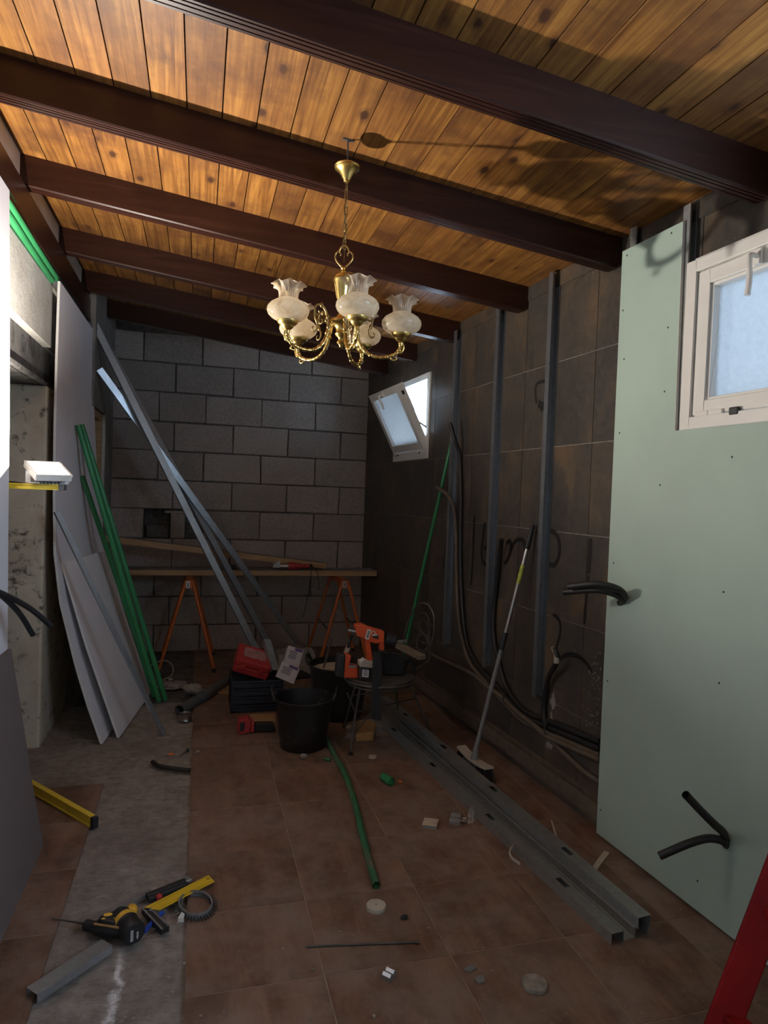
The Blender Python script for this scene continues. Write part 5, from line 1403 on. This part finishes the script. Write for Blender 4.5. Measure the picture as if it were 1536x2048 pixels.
m = MB(); c = fl(416,1757,.0166); m.lathe([(.0035,.0),(.006,.0)], c, 12); m.build('hole_ring', MT['ink'], bd)
m = MB(); fprism(m, [(283,1816),(301,1815),(339,1850),(322,1858)], .022, .021); sk = m.build('stock', MT['black'], sq_, bevel=.001)
m = MB(); fprism(m, [(283,1816),(287,1815.6),(327,1857),(322,1858)], .0228, .002); fprism(m, [(297,1815.3),(301,1815),(339,1850),(335,1852)], .0228, .002); m.build('edge_strip', MT['galv'], sk)
for (x, y) in ((292,1822),(301,1820)):
    m = MB(); c = fl(x, y, .0232); m.lathe([(0,.001),(.004,.0006),(.0045,-.001)], c, 10); m.build('rivet', MT['galv'], sk)
# strip of collated nails in a ring
cn = thing('nail_strip', 'ring of collated black nails in grey plastic strip with a white tab', 'nail strip', fl(392, 1808))
c = fl(391, 1809, .012); ex = (fl(424,1809,.012)-c); ey = (fl(391,1786,.012)-c)
m = MB(); ring = [c+ex*math.cos(a)+ey*math.sin(a) for a in [2*math.pi*i/36+2.4 for i in range(34)]]
for i in range(33): m.bar(ring[i], ring[i+1], .004, .020)
m.build('carrier', MT['greyp'], cn)
for i in range(34):
    p = ring[i]; o = (p-c).normalized()
    m = MB(); m.tube([p-o*.006+Z*.002, p+o*.020+Z*.0-Z*.004], .0021, 6); m.build('nail', MT['black'], cn)
m = MB(); fprism(m, [(356,1836),(363,1824),(369,1827),(367,1836)], .020, .014); m.build('tab', MT['wtag'], cn)
# black knife and pliers lying under the square
kn = thing('black_pliers', 'black-handled tool lying behind the yellow square', 'hand tool', fl(335, 1780))
for (x0,y0,x1,y1,w) in ((292,1793,372,1762,.020),(296,1800,376,1768,.016)):
    m = MB(); m.bar(fl(x0,y0,.012), fl(x1,y1,.012), w, .018); m.build('handle', MT['black'], kn, bevel=.005)
m = MB(); m.bar(fl(362,1764,.012), fl(382,1757,.012), .03, .012); m.build('jaw', MT['galvd'], kn, bevel=.003)
m = MB(); m.ball(fl(318,1794,.016), .012, 10, 6); m.build('red_insert', MT['red'], kn)
# cordless drill
dr = thing('cordless_drill', 'black and yellow cordless drill lying on the floor with its round end facing the camera', 'drill', fl(240, 1865))
e0 = fl(270, 1868, .036); ax_ = (fl(232, 1822, .036)-e0).normalized()
m = MB(); m.tube([e0, e0+ax_*.006, e0+ax_*.05, e0+ax_*.056], [.031,.035,.035,.031], 24); bc = m.build('end_cap', MT['black'], dr)
sx = Z.cross(ax_).normalized(); sy = ax_.cross(sx)
m = MB(); m.box(e0-ax_*.0006+sx*.010-sy*.002, (.008, .034, .001), sx, sy, ax_); lb = m.build('sticker', MT['wtag'], bc)
m = MB()
for i in range(6): m.box(e0-ax_*.0012+sx*.010+sy*(.011-.005*i), (.005, .002, .0008), sx, sy, ax_)
m.build('print', MT['ink'], lb)
m = MB()
for i, w in enumerate((.006,.005,.007,.004)): m.box(e0-ax_*.0006-sx*.008+sy*(.002-.006*i), (w, .0035, .001), sx, sy, ax_)
m.build('lettering', MT['wtag'], bc)
m = MB(); m.tube([e0+ax_*.05, e0+ax_*.06, e0+ax_*.10, e0+ax_*.125], [.031,.037,.035,.026], 20); m.build('motor_housing', MT['black'], dr)
m = MB(); m.tube([e0+ax_*.062, e0+ax_*.070, e0+ax_*.082], [.0372,.0382,.0375], 20); m.build('yellow_band', MT['yellowtool'], dr)
m = MB(); q = fl(262,1822,.05); m.ball(q, .022, 12, 8, (.9,1.1,.8)); m.ball(q+Vector((.0,.02,-.01)), .02, 12, 8); m.build('yellow_nose', MT['yellowtool'], dr)
m = MB()
P = [(194,1838),(200,1829),(250,1812),(266,1822),(262,1838),(236,1846)]; fprism(m, P, .055, .05); m.build('gear_case', MT['black'], dr, bevel=.008)
for (x, y, r) in ((216,1829,.009),(245,1818,.008),(231,1835,.004),(207,1837,.004)):
    m = MB(); m.ball(fl(x, y, .055), r, 10, 6, (1.6,1,.35)); m.build('yellow_mark', MT['yellowtool'], dr)
m = MB(); m.tube(catmull([fl(250,1862,.024), fl(225,1861,.024), fl(195,1856,.022), fl(172,1850,.020)], 5), [.020]*6+[.021]*5+[.017]*5, 14); m.build('grip', MT['black'], dr)
m = MB(); m.tube(catmull([fl(188,1848,.044), fl(215,1852,.045), fl(245,1857,.045)], 5), .004, 8); m.build('brown_seam', MT['foam'], dr)
m = MB(); m.tube([fl(172,1848,.016), fl(104,1837,.006)], [.004,.002], 8); tag(m.build('saw_blade', MT['iron']), 'thin rusty blade sticking out left of the cordless drill', 'blade')
m = MB(); m.bar(fl(288,1864,.010), fl(306,1843,.010), .012, .012); m.bar(fl(306,1843,.010), fl(326,1824,.010), .012, .010); tag(m.build('blue_clip', MT['blueplastic'], bevel=.003), 'blue plastic clip half under the yellow square', 'clip')
